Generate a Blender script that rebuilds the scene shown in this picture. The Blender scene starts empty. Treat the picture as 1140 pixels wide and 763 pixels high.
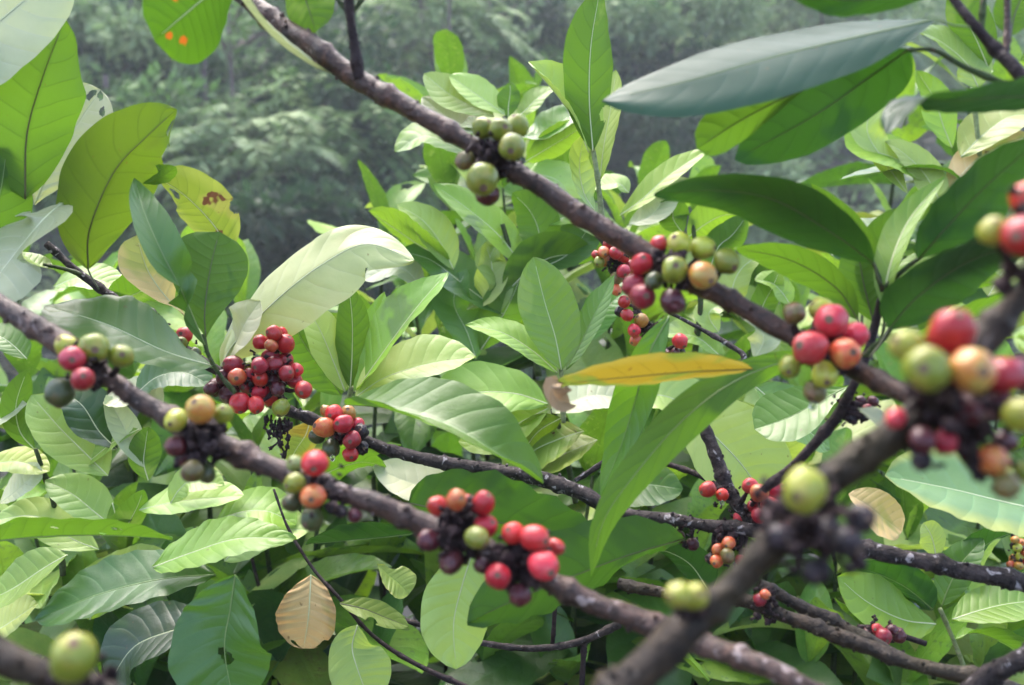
HAZE, SKY, SUN, EXPO = .006, .15, .8, 2.65
import bpy, math, random
import numpy as np
from mathutils import Vector, Matrix, noise

random.seed(7)
R = math.radians
scene = bpy.context.scene
COL = scene.collection
# ------------------------------------------------------------------ camera
CAM = Vector((0.0, 0.0, 1.5))
PITCH = R(-4.0)
FWD = Vector((0, math.cos(PITCH), math.sin(PITCH)))
RT = Vector((1, 0, 0))
UP = Vector((0, -math.sin(PITCH), math.cos(PITCH)))
F = 1095.0                      # focal length in photo pixels (photo 1140 wide)

def at(x, y, d):
    return CAM + d * (RT * ((x - 570.0) / F) + UP * ((381.5 - y) / F) + FWD)

def pxm(px, d):
    return px * d / F

cam = bpy.data.cameras.new('camera')
cam.sensor_width = 36.0
cam.lens = 36.0 * F / 1140.0
cam.clip_start = 0.02
cam.clip_end = 300
cam.dof.use_dof = True
cam.dof.focus_distance = 0.70
cam.dof.aperture_fstop = 8.0
cam.dof.aperture_blades = 0
camo = bpy.data.objects.new('camera', cam)
camo.location = CAM
camo.rotation_euler = (R(90) + PITCH, 0, 0)
COL.objects.link(camo)
scene.camera = camo

# ------------------------------------------------------------------ object helpers
def tag(o, label=None, cat=None, group=None, kind=None):
    if label: o['label'] = label
    if cat: o['category'] = cat
    if group: o['group'] = group
    if kind: o['kind'] = kind
    return o

def link(name, me, mat=None, parent=None):
    o = bpy.data.objects.new(name, me)
    COL.objects.link(o)
    if mat is not None and me is not None:
        me.materials.clear(); me.materials.append(mat)
    if parent is not None:
        o.parent = parent
        o.matrix_parent_inverse = Matrix.Translation(-Vector(parent.location))
    return o

def thing(name, label, cat, loc, group=None):
    o = bpy.data.objects.new(name, None)
    o.empty_display_size = 0.02
    o.location = loc
    COL.objects.link(o)
    return tag(o, label, cat, group)

def mesh_from(name, verts, faces, smooth=True, uvs=None, mats=None):
    me = bpy.data.meshes.new(name)
    me.from_pydata([tuple(v) for v in verts], [], faces)
    if smooth:
        me.polygons.foreach_set('use_smooth', [True] * len(me.polygons))
    if uvs is not None:
        lay = me.uv_layers.new(name='UVMap')
        li = np.empty(len(me.loops), dtype=np.int32)
        me.loops.foreach_get('vertex_index', li)
        lay.data.foreach_set('uv', np.asarray(uvs, dtype=np.float32)[li].ravel())
    if mats is not None:
        me.polygons.foreach_set('material_index', mats)
    me.update()
    return me

def spline(pts, n):
    """Catmull-Rom through pts (Vectors), n+1 samples roughly even in arc length"""
    P = [Vector(p) for p in pts]
    if len(P) == 2:
        return [P[0].lerp(P[1], i / n) for i in range(n + 1)]
    Q = [P[0] * 2 - P[1]] + P + [P[-1] * 2 - P[-2]]
    dense = []
    for i in range(1, len(Q) - 2):
        a, b, c, d = Q[i - 1], Q[i], Q[i + 1], Q[i + 2]
        for k in range(20):
            t = k / 20
            dense.append(0.5 * ((2 * b) + (c - a) * t + (2 * a - 5 * b + 4 * c - d) * t * t + (3 * b - a - 3 * c + d) * t ** 3))
    dense.append(P[-1])
    L = [0.0]
    for i in range(1, len(dense)):
        L.append(L[-1] + (dense[i] - dense[i - 1]).length)
    out, j = [], 0
    for i in range(n + 1):
        s = L[-1] * i / n
        while j < len(L) - 2 and L[j + 1] < s: j += 1
        t = (s - L[j]) / max(1e-9, L[j + 1] - L[j])
        out.append(dense[j].lerp(dense[j + 1], min(1, t)))
    return out

def frames(C):
    T = []
    for i in range(len(C)):
        a, b = C[max(0, i - 1)], C[min(len(C) - 1, i + 1)]
        T.append((b - a).normalized())
    return T

# mesh accumulator -------------------------------------------------
class MB:
    def __init__(s): s.v, s.f, s.uv, s.m = [], [], [], []
    def tube(s, C, rad, sides=10, bump=0.0, freq=60.0, seed=0.0, cap=True, mi=0):
        T = frames(C); n0 = len(s.v)
        ref = Vector((0.31, -0.7, 0.64))
        for i, (c, t) in enumerate(zip(C, T)):
            a = (ref - t * ref.dot(t)).normalized(); b = t.cross(a); ref = a
            for k in range(sides):
                an = 2 * math.pi * k / sides
                d = a * math.cos(an) + b * math.sin(an)
                r = rad[i]
                if bump:
                    p = c + d * r
                    r *= 1 + bump * (noise.noise(p * freq + Vector((seed, 0, 0))) + 0.6 * noise.noise(p * freq * 2.7 + Vector((0, seed, 0))))
                s.v.append(c + d * r); s.uv.append((k / sides, i / len(C)))
        for i in range(len(C) - 1):
            for k in range(sides):
                k2 = (k + 1) % sides
                s.f.append((n0 + i * sides + k, n0 + i * sides + k2, n0 + (i + 1) * sides + k2, n0 + (i + 1) * sides + k)); s.m.append(mi)
        if cap:
            for base, c, flip in ((n0, C[0], True), (n0 + (len(C) - 1) * sides, C[-1], False)):
                ci = len(s.v); s.v.append(c); s.uv.append((.5, .5))
                for k in range(sides):
                    k2 = (k + 1) % sides
                    s.f.append((base + k2, base + k, ci) if flip else (base + k, base + k2, ci)); s.m.append(mi)
    def blob(s, c, r, seed=0, bump=.3, nu=9, nv=6, mi=0, stretch=None):
        n0 = len(s.v)
        ax = Vector(stretch) if stretch is not None else None
        for i in range(nv + 1):
            th = math.pi * i / nv
            for k in range(nu):
                ph = 2 * math.pi * k / nu
                d = Vector((math.sin(th) * math.cos(ph), math.sin(th) * math.sin(ph), math.cos(th)))
                rr = r * (1 + bump * noise.noise(d * 1.9 + Vector((seed * 3.1, seed, 0))))
                p = d * rr
                if ax is not None: p = p + ax * (d.dot(ax.normalized()))
                s.v.append(c + p); s.uv.append((k / nu, i / nv))
        for i in range(nv):
            for k in range(nu):
                k2 = (k + 1) % nu
                s.f.append((n0 + i * nu + k, n0 + (i + 1) * nu + k, n0 + (i + 1) * nu + k2, n0 + i * nu + k2)); s.m.append(mi)
    def mesh(s, name, smooth=True): return mesh_from(name, s.v, s.f, smooth, s.uv, s.m)
    def build(s, name, mat, parent=None):
        return link(name, s.mesh(name), mat, parent)

# ------------------------------------------------------------------ node helpers
class NT:
    def __init__(s, name):
        s.mat = bpy.data.materials.new(name); s.mat.use_nodes = True
        s.t = s.mat.node_tree; s.t.nodes.clear()
        s.out = s.n('ShaderNodeOutputMaterial')
    def n(s, typ, **kw):
        nd = s.t.nodes.new(typ)
        for k, v in kw.items(): setattr(nd, k, v)
        return nd
    def put(s, sock, v):
        if v is None: return
        if hasattr(v, 'is_output') or isinstance(v, bpy.types.NodeSocket): s.t.links.new(v, sock)
        elif isinstance(v, (tuple, list)):
            sock.default_value = (*v, 1.0) if len(v) == 3 and len(sock.default_value) == 4 else v
        elif sock.type == 'RGBA': sock.default_value = (v, v, v, 1.0)
        else: sock.default_value = v
    def math(s, op, a, b=None, c=None, clamp=False):
        nd = s.n('ShaderNodeMath', operation=op, use_clamp=clamp)
        s.put(nd.inputs[0], a); s.put(nd.inputs[1], b); s.put(nd.inputs[2], c)
        return nd.outputs[0]
    def mix(s, f, a, b, mode='MIX'):
        nd = s.n('ShaderNodeMix', data_type='RGBA', blend_type=mode)
        s.put(nd.inputs[0], f); s.put(nd.inputs[6], a); s.put(nd.inputs[7], b)
        return nd.outputs[2]
    def ramp(s, v, a, b, c0=0.0, c1=1.0):
        nd = s.n('ShaderNodeMapRange'); nd.clamp = True
        s.put(nd.inputs[0], v); nd.inputs[1].default_value = a; nd.inputs[2].default_value = b
        nd.inputs[3].default_value = c0; nd.inputs[4].default_value = c1
        return nd.outputs[0]
    def noise(s, scale, detail=3, rough=.55, vec=None, dist=0.0):
        nd = s.n('ShaderNodeTexNoise'); nd.inputs['Scale'].default_value = scale
        nd.inputs['Detail'].default_value = detail; nd.inputs['Roughness'].default_value = rough
        nd.inputs['Distortion'].default_value = dist
        if vec is not None: s.t.links.new(vec, nd.inputs['Vector'])
        return nd.outputs['Fac']
    def objvec(s):
        tc = s.n('ShaderNodeTexCoord'); oi = s.n('ShaderNodeObjectInfo')
        cmb = s.n('ShaderNodeVectorMath', operation='MULTIPLY_ADD')
        s.t.links.new(oi.outputs['Random'], cmb.inputs[0]); cmb.inputs[1].default_value = (7.3, 5.1, 9.7)
        s.t.links.new(tc.outputs['Object'], cmb.inputs[2])
        return cmb.outputs[0], oi.outputs['Random']
    def bump(s, h, strength=.3, dist=.002, normal=None):
        nd = s.n('ShaderNodeBump'); nd.inputs['Strength'].default_value = strength
        nd.inputs['Distance'].default_value = dist; s.put(nd.inputs['Height'], h)
        if normal is not None: s.t.links.new(normal, nd.inputs['Normal'])
        return nd.outputs[0]
    def pbsdf(s, **kw):
        nd = s.n('ShaderNodeBsdfPrincipled')
        for k, v in kw.items(): s.put(nd.inputs[k.replace('_', ' ')], v)
        return nd.outputs[0]
    def done(s, sh):
        s.t.links.new(sh, s.out.inputs['Surface']); return s.mat

# leaf: two sided (upper / under face), net of side veins from the leaf's own UV, blotches
def leaf_mat(name, top, under, trans, tfac=.38, rough=.36, spec=.5, vein=.28, nv=8.0, bump=.22,
             spots=None, spot_lo=.68, edge=None, patch=None, patch_lo=.55, coat=.10, marks=(), mark_col=(.5, .1, .01)):
    m = NT(name)
    uvn = m.n('ShaderNodeUVMap'); sep = m.n('ShaderNodeSeparateXYZ')
    m.t.links.new(uvn.outputs[0], sep.inputs[0])
    vec, rnd = m.objvec()
    u = m.math('SUBTRACT', m.math('MULTIPLY', sep.outputs[0], 2.0), 1.0)
    ua = m.math('ABSOLUTE', u); v = sep.outputs[1]
    wob = m.math('MULTIPLY', m.math('SUBTRACT', m.noise(22, 2, .5, vec), .5), .07)
    kk = m.math('ADD', m.math('SUBTRACT', v, m.math('MULTIPLY', m.math('POWER', ua, 1.25), .15)), wob)
    kk = m.math('ADD', kk, m.math('MULTIPLY', m.math('GREATER_THAN', u, 0.0), .055))
    k = m.math('MULTIPLY', kk, m.ramp(m.math('FRACT', m.math('MULTIPLY', rnd, 5.3)), 0, 1, nv * .85, nv * 1.45))
    tri = m.math('MULTIPLY', m.math('ABSOLUTE', m.math('SUBTRACT', m.math('FRACT', k), .5)), 2.0)
    veinl = m.math('MULTIPLY', m.ramp(tri, .86, .985), m.ramp(ua, 1.0, .75))
    mid = m.ramp(ua, .075, .02)
    vm = m.math('MAXIMUM', veinl, mid)
    geo = m.n('ShaderNodeNewGeometry')
    back = geo.outputs['Backfacing']
    n1 = m.noise(35, 4, .6, vec); n2 = m.noise(9, 2, .5, vec)
    hs = m.n('ShaderNodeHueSaturation')
    m.put(hs.inputs['Hue'], m.ramp(rnd, 0, 1, .482, .518))
    m.put(hs.inputs['Value'], m.ramp(m.math('FRACT', m.math('MULTIPLY', rnd, 13.7)), 0, 1, .72, 1.28))
    m.put(hs.inputs['Saturation'], 1.0)
    t2 = m.mix(m.ramp(n2, .35, .65), top, tuple(min(1, c * s_) for c, s_ in zip(top, (1.5, 1.25, 1.3))))
    t2 = m.mix(m.math('MULTIPLY', m.ramp(n1, .4, .7), .25), t2, tuple(c * .6 for c in top))
    m.put(hs.inputs['Color'], t2)
    pale = tuple(min(.75, c * 1.9 + .02) for c in top)
    tcol = m.mix(m.math('MULTIPLY', vm, vein), hs.outputs[0], pale)
    ucol = m.mix(m.math('MULTIPLY', vm, vein * .8), m.mix(m.ramp(n2, .3, .7), under, tuple(c * .8 for c in under)), tuple(c * .62 for c in under))
    col = m.mix(back, tcol, ucol)
    trc = m.mix(m.ramp(n2, .3, .7), trans, tuple(c * .8 for c in trans))
    trc = m.mix(m.math('MULTIPLY', vm, .45), trc, tuple(c * .45 for c in trans))
    if edge is not None:
        e = m.math('MULTIPLY', m.ramp(m.math('ADD', ua, m.math('MULTIPLY', m.math('SUBTRACT', n2, .5), .9)), .62, .95), .9)
        col = m.mix(e, col, edge); trc = m.mix(e, trc, edge)
    if patch is not None:
        e = m.ramp(m.noise(16, 3, .6, vec, .6), patch_lo, patch_lo + .07)
        col = m.mix(e, col, patch); trc = m.mix(e, trc, patch)
    if spots is not None:
        e = m.ramp(m.noise(48, 3, .55, vec, .3), spot_lo, spot_lo + .03)
        col = m.mix(e, col, spots); trc = m.mix(e, trc, spots)
    for (cu, cv, rad) in marks:                       # rust marks at their places on the blade
        du = m.math('MULTIPLY', m.math('SUBTRACT', u, cu), .38); dv = m.math('SUBTRACT', v, cv)
        dd = m.math('SQRT', m.math('ADD', m.math('MULTIPLY', du, du), m.math('MULTIPLY', dv, dv)))
        dd = m.math('ADD', dd, m.math('MULTIPLY', m.math('SUBTRACT', n1, .5), rad * 6.5))
        e = m.ramp(dd, rad, rad * .7)
        col = m.mix(e, col, mark_col); trc = m.mix(e, trc, mark_col)
        e2 = m.ramp(dd, rad * -.3, rad * -.6)
        col = m.mix(e2, col, tuple(c * .25 for c in mark_col)); trc = m.mix(e2, trc, tuple(c * .3 for c in mark_col))
    # few tiny flecks of insect damage on every leaf
    fl = m.ramp(m.noise(210, 2, .5, vec), .735, .76)
    col = m.mix(m.math('MULTIPLY', fl, .7), col, (.12, .07, .025))
    h = m.math('ADD', m.math('MULTIPLY', m.math('SUBTRACT', 1.0, m.math('POWER', tri, 3.0)), .9), m.math('MULTIPLY', n1, .55))
    h = m.math('SUBTRACT', h, m.math('MULTIPLY', mid, .8))
    h = m.math('ADD', h, m.math('MULTIPLY', m.noise(420, 2, .5, vec), .12)); h = m.math('ADD', h, m.math('MULTIPLY', m.noise(75, 3, .6, vec, .5), .9))
    nrm = m.bump(h, bump, .0022)
    rg = m.mix(back, rough, min(.8, rough + .22))
    p = m.pbsdf(Base_Color=col, Roughness=m.math('ADD', m.math('MULTIPLY', m.math('SUBTRACT', n1, .5), .25), rg), Normal=nrm)
    m.put(p.node.inputs['Specular IOR Level'], m.mix(back, spec, spec * .5))
    m.put(p.node.inputs['Coat Weight'], m.math('MULTIPLY', m.math('SUBTRACT', 1.0, back), coat)); p.node.inputs['Coat Roughness'].default_value = .16
    tr = m.n('ShaderNodeBsdfTranslucent'); m.put(tr.inputs['Color'], trc); m.put(tr.inputs['Normal'], nrm)
    ms = m.n('ShaderNodeMixShader'); m.put(ms.inputs[0], tfac)
    m.t.links.new(p, ms.inputs[1]); m.t.links.new(tr.outputs[0], ms.inputs[2])
    return m.done(ms.outputs[0])

LM = {
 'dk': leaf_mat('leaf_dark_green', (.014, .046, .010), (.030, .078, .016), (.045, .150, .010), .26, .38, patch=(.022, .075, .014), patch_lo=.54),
 'md': leaf_mat('leaf_green', (.064, .16, .013), (.10, .19, .024), (.15, .33, .014), .32, .40, spots=(.09, .06, .02), spot_lo=.74, patch=(.055, .125, .02), patch_lo=.58),
 'lt': leaf_mat('leaf_light_green', (.165, .31, .032), (.20, .34, .048), (.27, .47, .022), .36, .46, spots=(.12, .08, .03), spot_lo=.735, patch=(.14, .24, .045), patch_lo=.57),
 'ow': leaf_mat('leaf_sky_sheen_cream', (.40, .47, .19), (.44, .46, .2), (.50, .54, .14), .40, .40, .6, vein=.22, coat=.2, patch=(.50, .50, .20), patch_lo=.54),  # cream blade colour stands in for the bright sky sheen on this leaf
 'd2': leaf_mat('leaf_mid_dark_green', (.026, .080, .012), (.050, .115, .020), (.075, .20, .010), .28, .40, patch=(.04, .10, .016), patch_lo=.53, spots=(.08, .05, .02), spot_lo=.72),
 'gb': leaf_mat('leaf_blue_grey_sheen', (.020, .066, .040), (.07, .14, .035), (.08, .20, .02), .24, .50, .24, bump=.06, vein=.14, coat=0.0),
 'lm': leaf_mat('leaf_lime', (.13, .25, .035), (.10, .19, .022), (.125, .27, .013), .36, .42, patch=(.17, .27, .04), patch_lo=.58),
 'yl': leaf_mat('leaf_yellow_green', (.19, .25, .03), (.125, .19, .018), (.155, .27, .011), .36, .45, patch=(.11, .17, .015), patch_lo=.54, spots=(.13, .10, .02), spot_lo=.71),
 'gl': leaf_mat('leaf_glossy_green', (.044, .118, .022), (.08, .16, .028), (.11, .27, .015), .30, .42, .5, bump=.16),
 'pl': leaf_mat('leaf_pale_green', (.29, .42, .10), (.31, .42, .12), (.36, .50, .06), .36, .46, .5),
 'wh': leaf_mat('leaf_sky_sheen_white', (.38, .44, .25), (.42, .46, .26), (.42, .48, .18), .36, .42, .5, vein=.25),  # sky sheen on the upper face is painted in as a whitish colour
 'ye': leaf_mat('leaf_yellow', (.34, .27, .035), (.30, .23, .03), (.38, .28, .02), .34, .5, spots=(.13, .06, .015), spot_lo=.655, patch=(.17, .23, .03), patch_lo=.50, edge=(.34, .28, .04)),
 'cr': leaf_mat('leaf_cream_dying', (.55, .48, .20), (.55, .48, .22), (.6, .52, .14), .36, .5, patch=(.36, .38, .08), patch_lo=.55, spots=(.16, .08, .03), spot_lo=.67),
 'tan': leaf_mat('leaf_dried_tan', (.50, .36, .17), (.48, .35, .17), (.48, .30, .10), .28, .65, .25, patch=(.30, .27, .07), patch_lo=.56, spots=(.14, .06, .02), spot_lo=.67, edge=(.40, .25, .10)),
 'br': leaf_mat('leaf_dead_brown', (.34, .24, .14), (.40, .28, .16), (.35, .2, .08), .2, .7, .2, patch=(.12, .06, .03)),
 'sp': leaf_mat('leaf_lime_rust_spots', (.10, .22, .014), (.085, .19, .012), (.105, .26, .008), .34, .45, marks=[(-.42, .66, .055), (.40, .80, .05), (.15, .88, .035)], mark_col=(.55, .13, .012)),
 'yb': leaf_mat('leaf_yellowing_blotched', (.17, .27, .04), (.18, .26, .04), (.25, .34, .03), .36, .45, edge=(.27, .33, .05), spots=(.10, .045, .02), spot_lo=.67, patch=(.26, .28, .05), patch_lo=.55),
 'ed': leaf_mat('leaf_green_yellow_edge', (.085, .19, .06), (.12, .21, .07), (.20, .34, .05), .34, .42, .6, edge=(.32, .36, .06)),
}

def bark_mat(name, dark, light, lichen, lich_lo=.6, rough=.75, moss=None, spec=.22):
    m = NT(name)
    vec, rnd = m.objvec()
    n1 = m.noise(85, 6, .7, vec, .6); n2 = m.noise(300, 4, .65, vec); n3 = m.noise(130, 4, .62, vec, 1.2)
    col = m.mix(m.ramp(n1, .35, .68), dark, light)
    col = m.mix(m.math('MULTIPLY', m.ramp(n2, .42, .62), .6), col, tuple(c * .45 for c in dark))
    col = m.mix(m.math('MULTIPLY', m.ramp(n3, lich_lo, lich_lo + .06), .8), col, lichen)
    if moss is not None:
        col = m.mix(m.math('MULTIPLY', m.ramp(m.noise(30, 4, .6, vec), .5, .66), .7), col, moss)
    h = m.math('ADD', m.math('MULTIPLY', n2, .6), m.math('MULTIPLY', n1, 1.0))
    return m.done(m.pbsdf(Base_Color=col, Roughness=m.ramp(n2, .3, .7, rough - .1, rough + .2), Normal=m.bump(h, 1.0, .0024), Specular_IOR_Level=spec, Coat_Weight=.08 if spec > .4 else 0.0, Coat_Roughness=.2))

BK = {
 'purple': bark_mat('bark_purple_brown', (.020, .009, .006), (.135, .068, .046), (.34, .26, .23), .60, .46, spec=.42),
 'brown': bark_mat('bark_red_brown', (.016, .006, .003), (.115, .046, .024), (.26, .19, .16), .64, .44, spec=.42),
 'dark': bark_mat('bark_dark_lichen', (.010, .007, .006), (.070, .050, .045), (.36, .32, .31), .59, .6),
 'moss': bark_mat('bark_mossy', (.009, .005, .003), (.062, .038, .020), (.20, .155, .115), .64, .45, moss=(.040, .030, .010), spec=.28),
 'twig': bark_mat('twig_dark', (.015, .008, .009), (.045, .025, .023), (.12, .09, .08), .7, .5),
 'green': bark_mat('twig_green', (.035, .055, .014), (.075, .10, .03), (.09, .05, .03), .62, .5),
 'pale': bark_mat('twig_pale_green', (.20, .24, .09), (.30, .33, .15), (.36, .20, .16), .64, .5),
 'trunk': bark_mat('forest_trunk_bark', (.07, .05, .045), (.20, .15, .14), (.30, .28, .26), .6, .85),
 'black': bark_mat('dried_stalk_black', (.012, .006, .006), (.070, .040, .040), (.17, .12, .12), .64, .7),
}
RIB = NT('leaf_midrib')
_v, _r = RIB.objvec()
RIB = RIB.done(RIB.pbsdf(Base_Color=RIB.mix(RIB.noise(40, 2, .5, _v), (.10, .17, .035), (.24, .30, .10)), Roughness=.45))
RIBP = NT('leaf_midrib_pale')
_v, _r = RIBP.objvec()
RIBP = RIBP.done(RIBP.pbsdf(Base_Color=RIBP.mix(RIBP.noise(40, 2, .5, _v), (.42, .46, .22), (.6, .6, .38)), Roughness=.4))
RIBD = NT('leaf_midrib_dark')
_v, _r = RIBD.objvec()
RIBD = RIBD.done(RIBD.pbsdf(Base_Color=RIBD.mix(RIBD.noise(40, 2, .5, _v), (.05, .075, .02), (.12, .10, .04)), Roughness=.45))

def cherry_mat(name, a, b, c, clo=.58, rough=.30, spec=.42):
    """a main skin, b darker mottling, c blush; speckle of dust"""
    m = NT(name)
    vec, rnd = m.objvec()
    tc = m.n('ShaderNodeTexCoord'); sp = m.n('ShaderNodeSeparateXYZ'); m.t.links.new(tc.outputs['Object'], sp.inputs[0])
    n1 = m.noise(1.3, 2, .5, vec); n2 = m.noise(3.2, 4, .6, vec); n3 = m.noise(16, 3, .6, vec)
    col = m.mix(m.ramp(n2, .35, .7), a, b)
    col = m.mix(m.math('MULTIPLY', m.ramp(m.math('ADD', n1, m.math('MULTIPLY', sp.outputs[2], .16)), clo, clo + .22), .85), col, c)
    hs = m.n('ShaderNodeHueSaturation'); m.put(hs.inputs['Color'], col)
    m.put(hs.inputs['Hue'], m.ramp(rnd, 0, 1, .493, .505)); m.put(hs.inputs['Value'], m.ramp(m.math('FRACT', m.math('MULTIPLY', rnd, 9.1)), 0, 1, .75, 1.2))
    col = m.mix(m.math('MULTIPLY', m.ramp(n3, .58, .68), .45), hs.outputs[0], (.16, .10, .07))
    return m.done(m.pbsdf(Base_Color=col, Roughness=m.ramp(n2, .3, .7, rough - .06, rough + .14), Normal=m.bump(m.math('ADD', n3, n2), .12, .05),
                          Specular_IOR_Level=spec, Coat_Weight=.07, Coat_Roughness=.06, Subsurface_Weight=.12, Subsurface_Radius=(.4, .15, .08), Subsurface_Scale=.02))

CM = {
 'r': cherry_mat('cherry_red', (.52, .018, .016), (.34, .012, .014), (.46, .085, .05), .72),
 'p': cherry_mat('cherry_pink_red', (.58, .032, .034), (.44, .018, .020), (.55, .12, .10), .62),
 'c': cherry_mat('cherry_crimson', (.34, .013, .022), (.19, .008, .015), (.36, .04, .05), .66),
 'm': cherry_mat('cherry_maroon', (.085, .010, .015), (.040, .007, .010), (.15, .035, .03), .66),
 'o': cherry_mat('cherry_orange', (.48, .105, .028), (.42, .05, .022), (.46, .21, .05), .55),
 'y': cherry_mat('cherry_yellow_orange', (.47, .22, .035), (.42, .13, .025), (.36, .28, .06), .56),
 'g': cherry_mat('cherry_green', (.20, .235, .018), (.135, .17, .012), (.26, .23, .03), .58),
 'k': cherry_mat('cherry_yellow_green', (.36, .37, .035), (.26, .29, .024), (.36, .29, .06), .57),
 'd': cherry_mat('cherry_dark_green', (.055, .072, .016), (.032, .045, .010), (.10, .08, .025), .58),
 'v': cherry_mat('cherry_olive_brown', (.14, .125, .026), (.09, .065, .02), (.17, .08, .035), .54),
 'b': cherry_mat('cherry_dried_black', (.012, .006, .009), (.006, .004, .005), (.035, .016, .024), .6, .5, .35),
 'l': cherry_mat('cherry_pale_green', (.28, .33, .10), (.21, .26, .075), (.32, .34, .13), .6),
}
SCAR = NT('cherry_scar')
_v, _r = SCAR.objvec()
SCAR = SCAR.done(SCAR.pbsdf(Base_Color=SCAR.mix(SCAR.noise(4, 3, .6, _v), (.05, .025, .015), (.20, .12, .07)), Roughness=.8))
_cherry_cache = {}
def cherry_mesh(code, var):
    key = (code, var)
    if key in _cherry_cache: return _cherry_cache[key]
    rnd = random.Random(var * 17 + 3)
    nu, nv = 24, 26
    sx, sy = 1 + rnd.uniform(-.07, .05), 1 + rnd.uniform(-.10, .03)
    lz = 1.07 + rnd.uniform(-.06, .10); raisin = .30 if code == 'b' else (.11 if code == 'm' else 0)
    vs, fs, ms = [], [], []
    for i in range(nv + 1):
        th = math.pi * i / nv
        for k in range(nu):
            ph = 2 * math.pi * k / nu
            d = Vector((math.sin(th) * math.cos(ph), math.sin(th) * math.sin(ph), math.cos(th)))
            r = 1 + .11 * noise.noise(d * 1.2 + Vector((var * 3.3, 0, 0))) + raisin * noise.noise(d * 3.1 + Vector((var * 5.7, 2, 0))) - .05 * max(0, -d.z) ** 2
            r *= 1 - .035 * math.exp(-(math.sin(ph) * math.sin(th) / .22) ** 2)      # seam
            if i == nv: r *= .93
            if th < .45:                                               # calyx dimple and ring
                r *= 1 + .022 * math.exp(-((th - .24) / .09) ** 2) - .03 * math.exp(-(th / .14) ** 2)
            vs.append((d.x * r * sx, d.y * r * sy, d.z * r * lz))
    for i in range(nv):
        for k in range(nu):
            k2 = (k + 1) % nu
            fs.append((i * nu + k, (i + 1) * nu + k, (i + 1) * nu + k2, i * nu + k2)); ms.append(1 if i < 2 else 0)
    me = mesh_from('cherry', vs, fs, True, None, ms)
    me.materials.append(CM[code]); me.materials.append(SCAR)
    _cherry_cache[key] = me
    return me

# ------------------------------------------------------------------ leaves
SH = {'el': (.80, .72), 'ac': (.75, .95), 'ob': (1.15, .50), 'la': (.85, .85), 'ov': (.62, .80), 'rd': (.75, .48)}
def prof(shape):
    a, b = SH[shape]; tm = a / (a + b); mx = tm ** a * (1 - tm) ** b
    return lambda t: (max(t, 0) ** a * max(1 - t, 0) ** b) / mx

def leaf_mesh(C, Nup, W, shape='el', fold=12, wave=.05, nv=7, nu=7, bites=(), seed=0, edge=.05, curl=0.0):
    """C: midrib points, Nup: wished upper normal (function of t), W half width"""
    n = len(C) - 1; T = frames(C); pf = prof(shape)
    vs, fs, uv = [], [], []
    rn = random.Random(seed); ph = rn.uniform(0, 6.28); asym = rn.uniform(-.08, .08)
    fo = math.radians(fold); dels = set()
    for i in range(n + 1):
        t = i / n
        N = Nup(t); N = (N - T[i] * N.dot(T[i]))
        N = N.normalized() if N.length > 1e-5 else T[i].orthogonal().normalized()
        S = T[i].cross(N)
        w = W * max(pf(t), .012)
        for j in range(-nu, nu + 1):
            u = j / nu; au = abs(u)
            ww = w * (1 + asym * (1 if u > 0 else -1)) * (1 + edge * au * noise.noise(Vector((t * 7 + seed, u * 1.3, seed * .7))))
            ang = fo + curl * au
            q = C[i] + S * (u * ww * math.cos(ang)) + N * (au * ww * math.sin(ang))
            rip = .40 * wave * W * au * math.sin(2 * math.pi * (nv * (t - .13 * au)) + (ph if u > 0 else ph + 1.7)) * (0.45 + .55 * noise.noise(Vector((t * 4, seed, u))) + .3)
            rip += .10 * W * au * noise.noise(Vector((t * 3.2 + seed * 1.7, u * 1.2, 3.1)))
            q = q + N * rip
            vs.append(q); uv.append(((u + 1) / 2, t))
    m = 2 * nu + 1
    for i in range(n):
        for j in range(m - 1):
            t = (i + .5) / n; u = (j + .5) / (m - 1) * 2 - 1
            kill = False
            for (bt, bu, br) in bites:
                if ((t - bt) / br) ** 2 + ((u - bu) * W / (br * (C[-1] - C[0]).length)) ** 2 < 1 + .5 * noise.noise(Vector((t * 30, u * 9, seed))): kill = True
            if kill: continue
            a = i * m + j
            fs.append((a, a + 1, a + m + 1, a + m))
    return mesh_from('leaf', vs, fs, True, uv)

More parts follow.
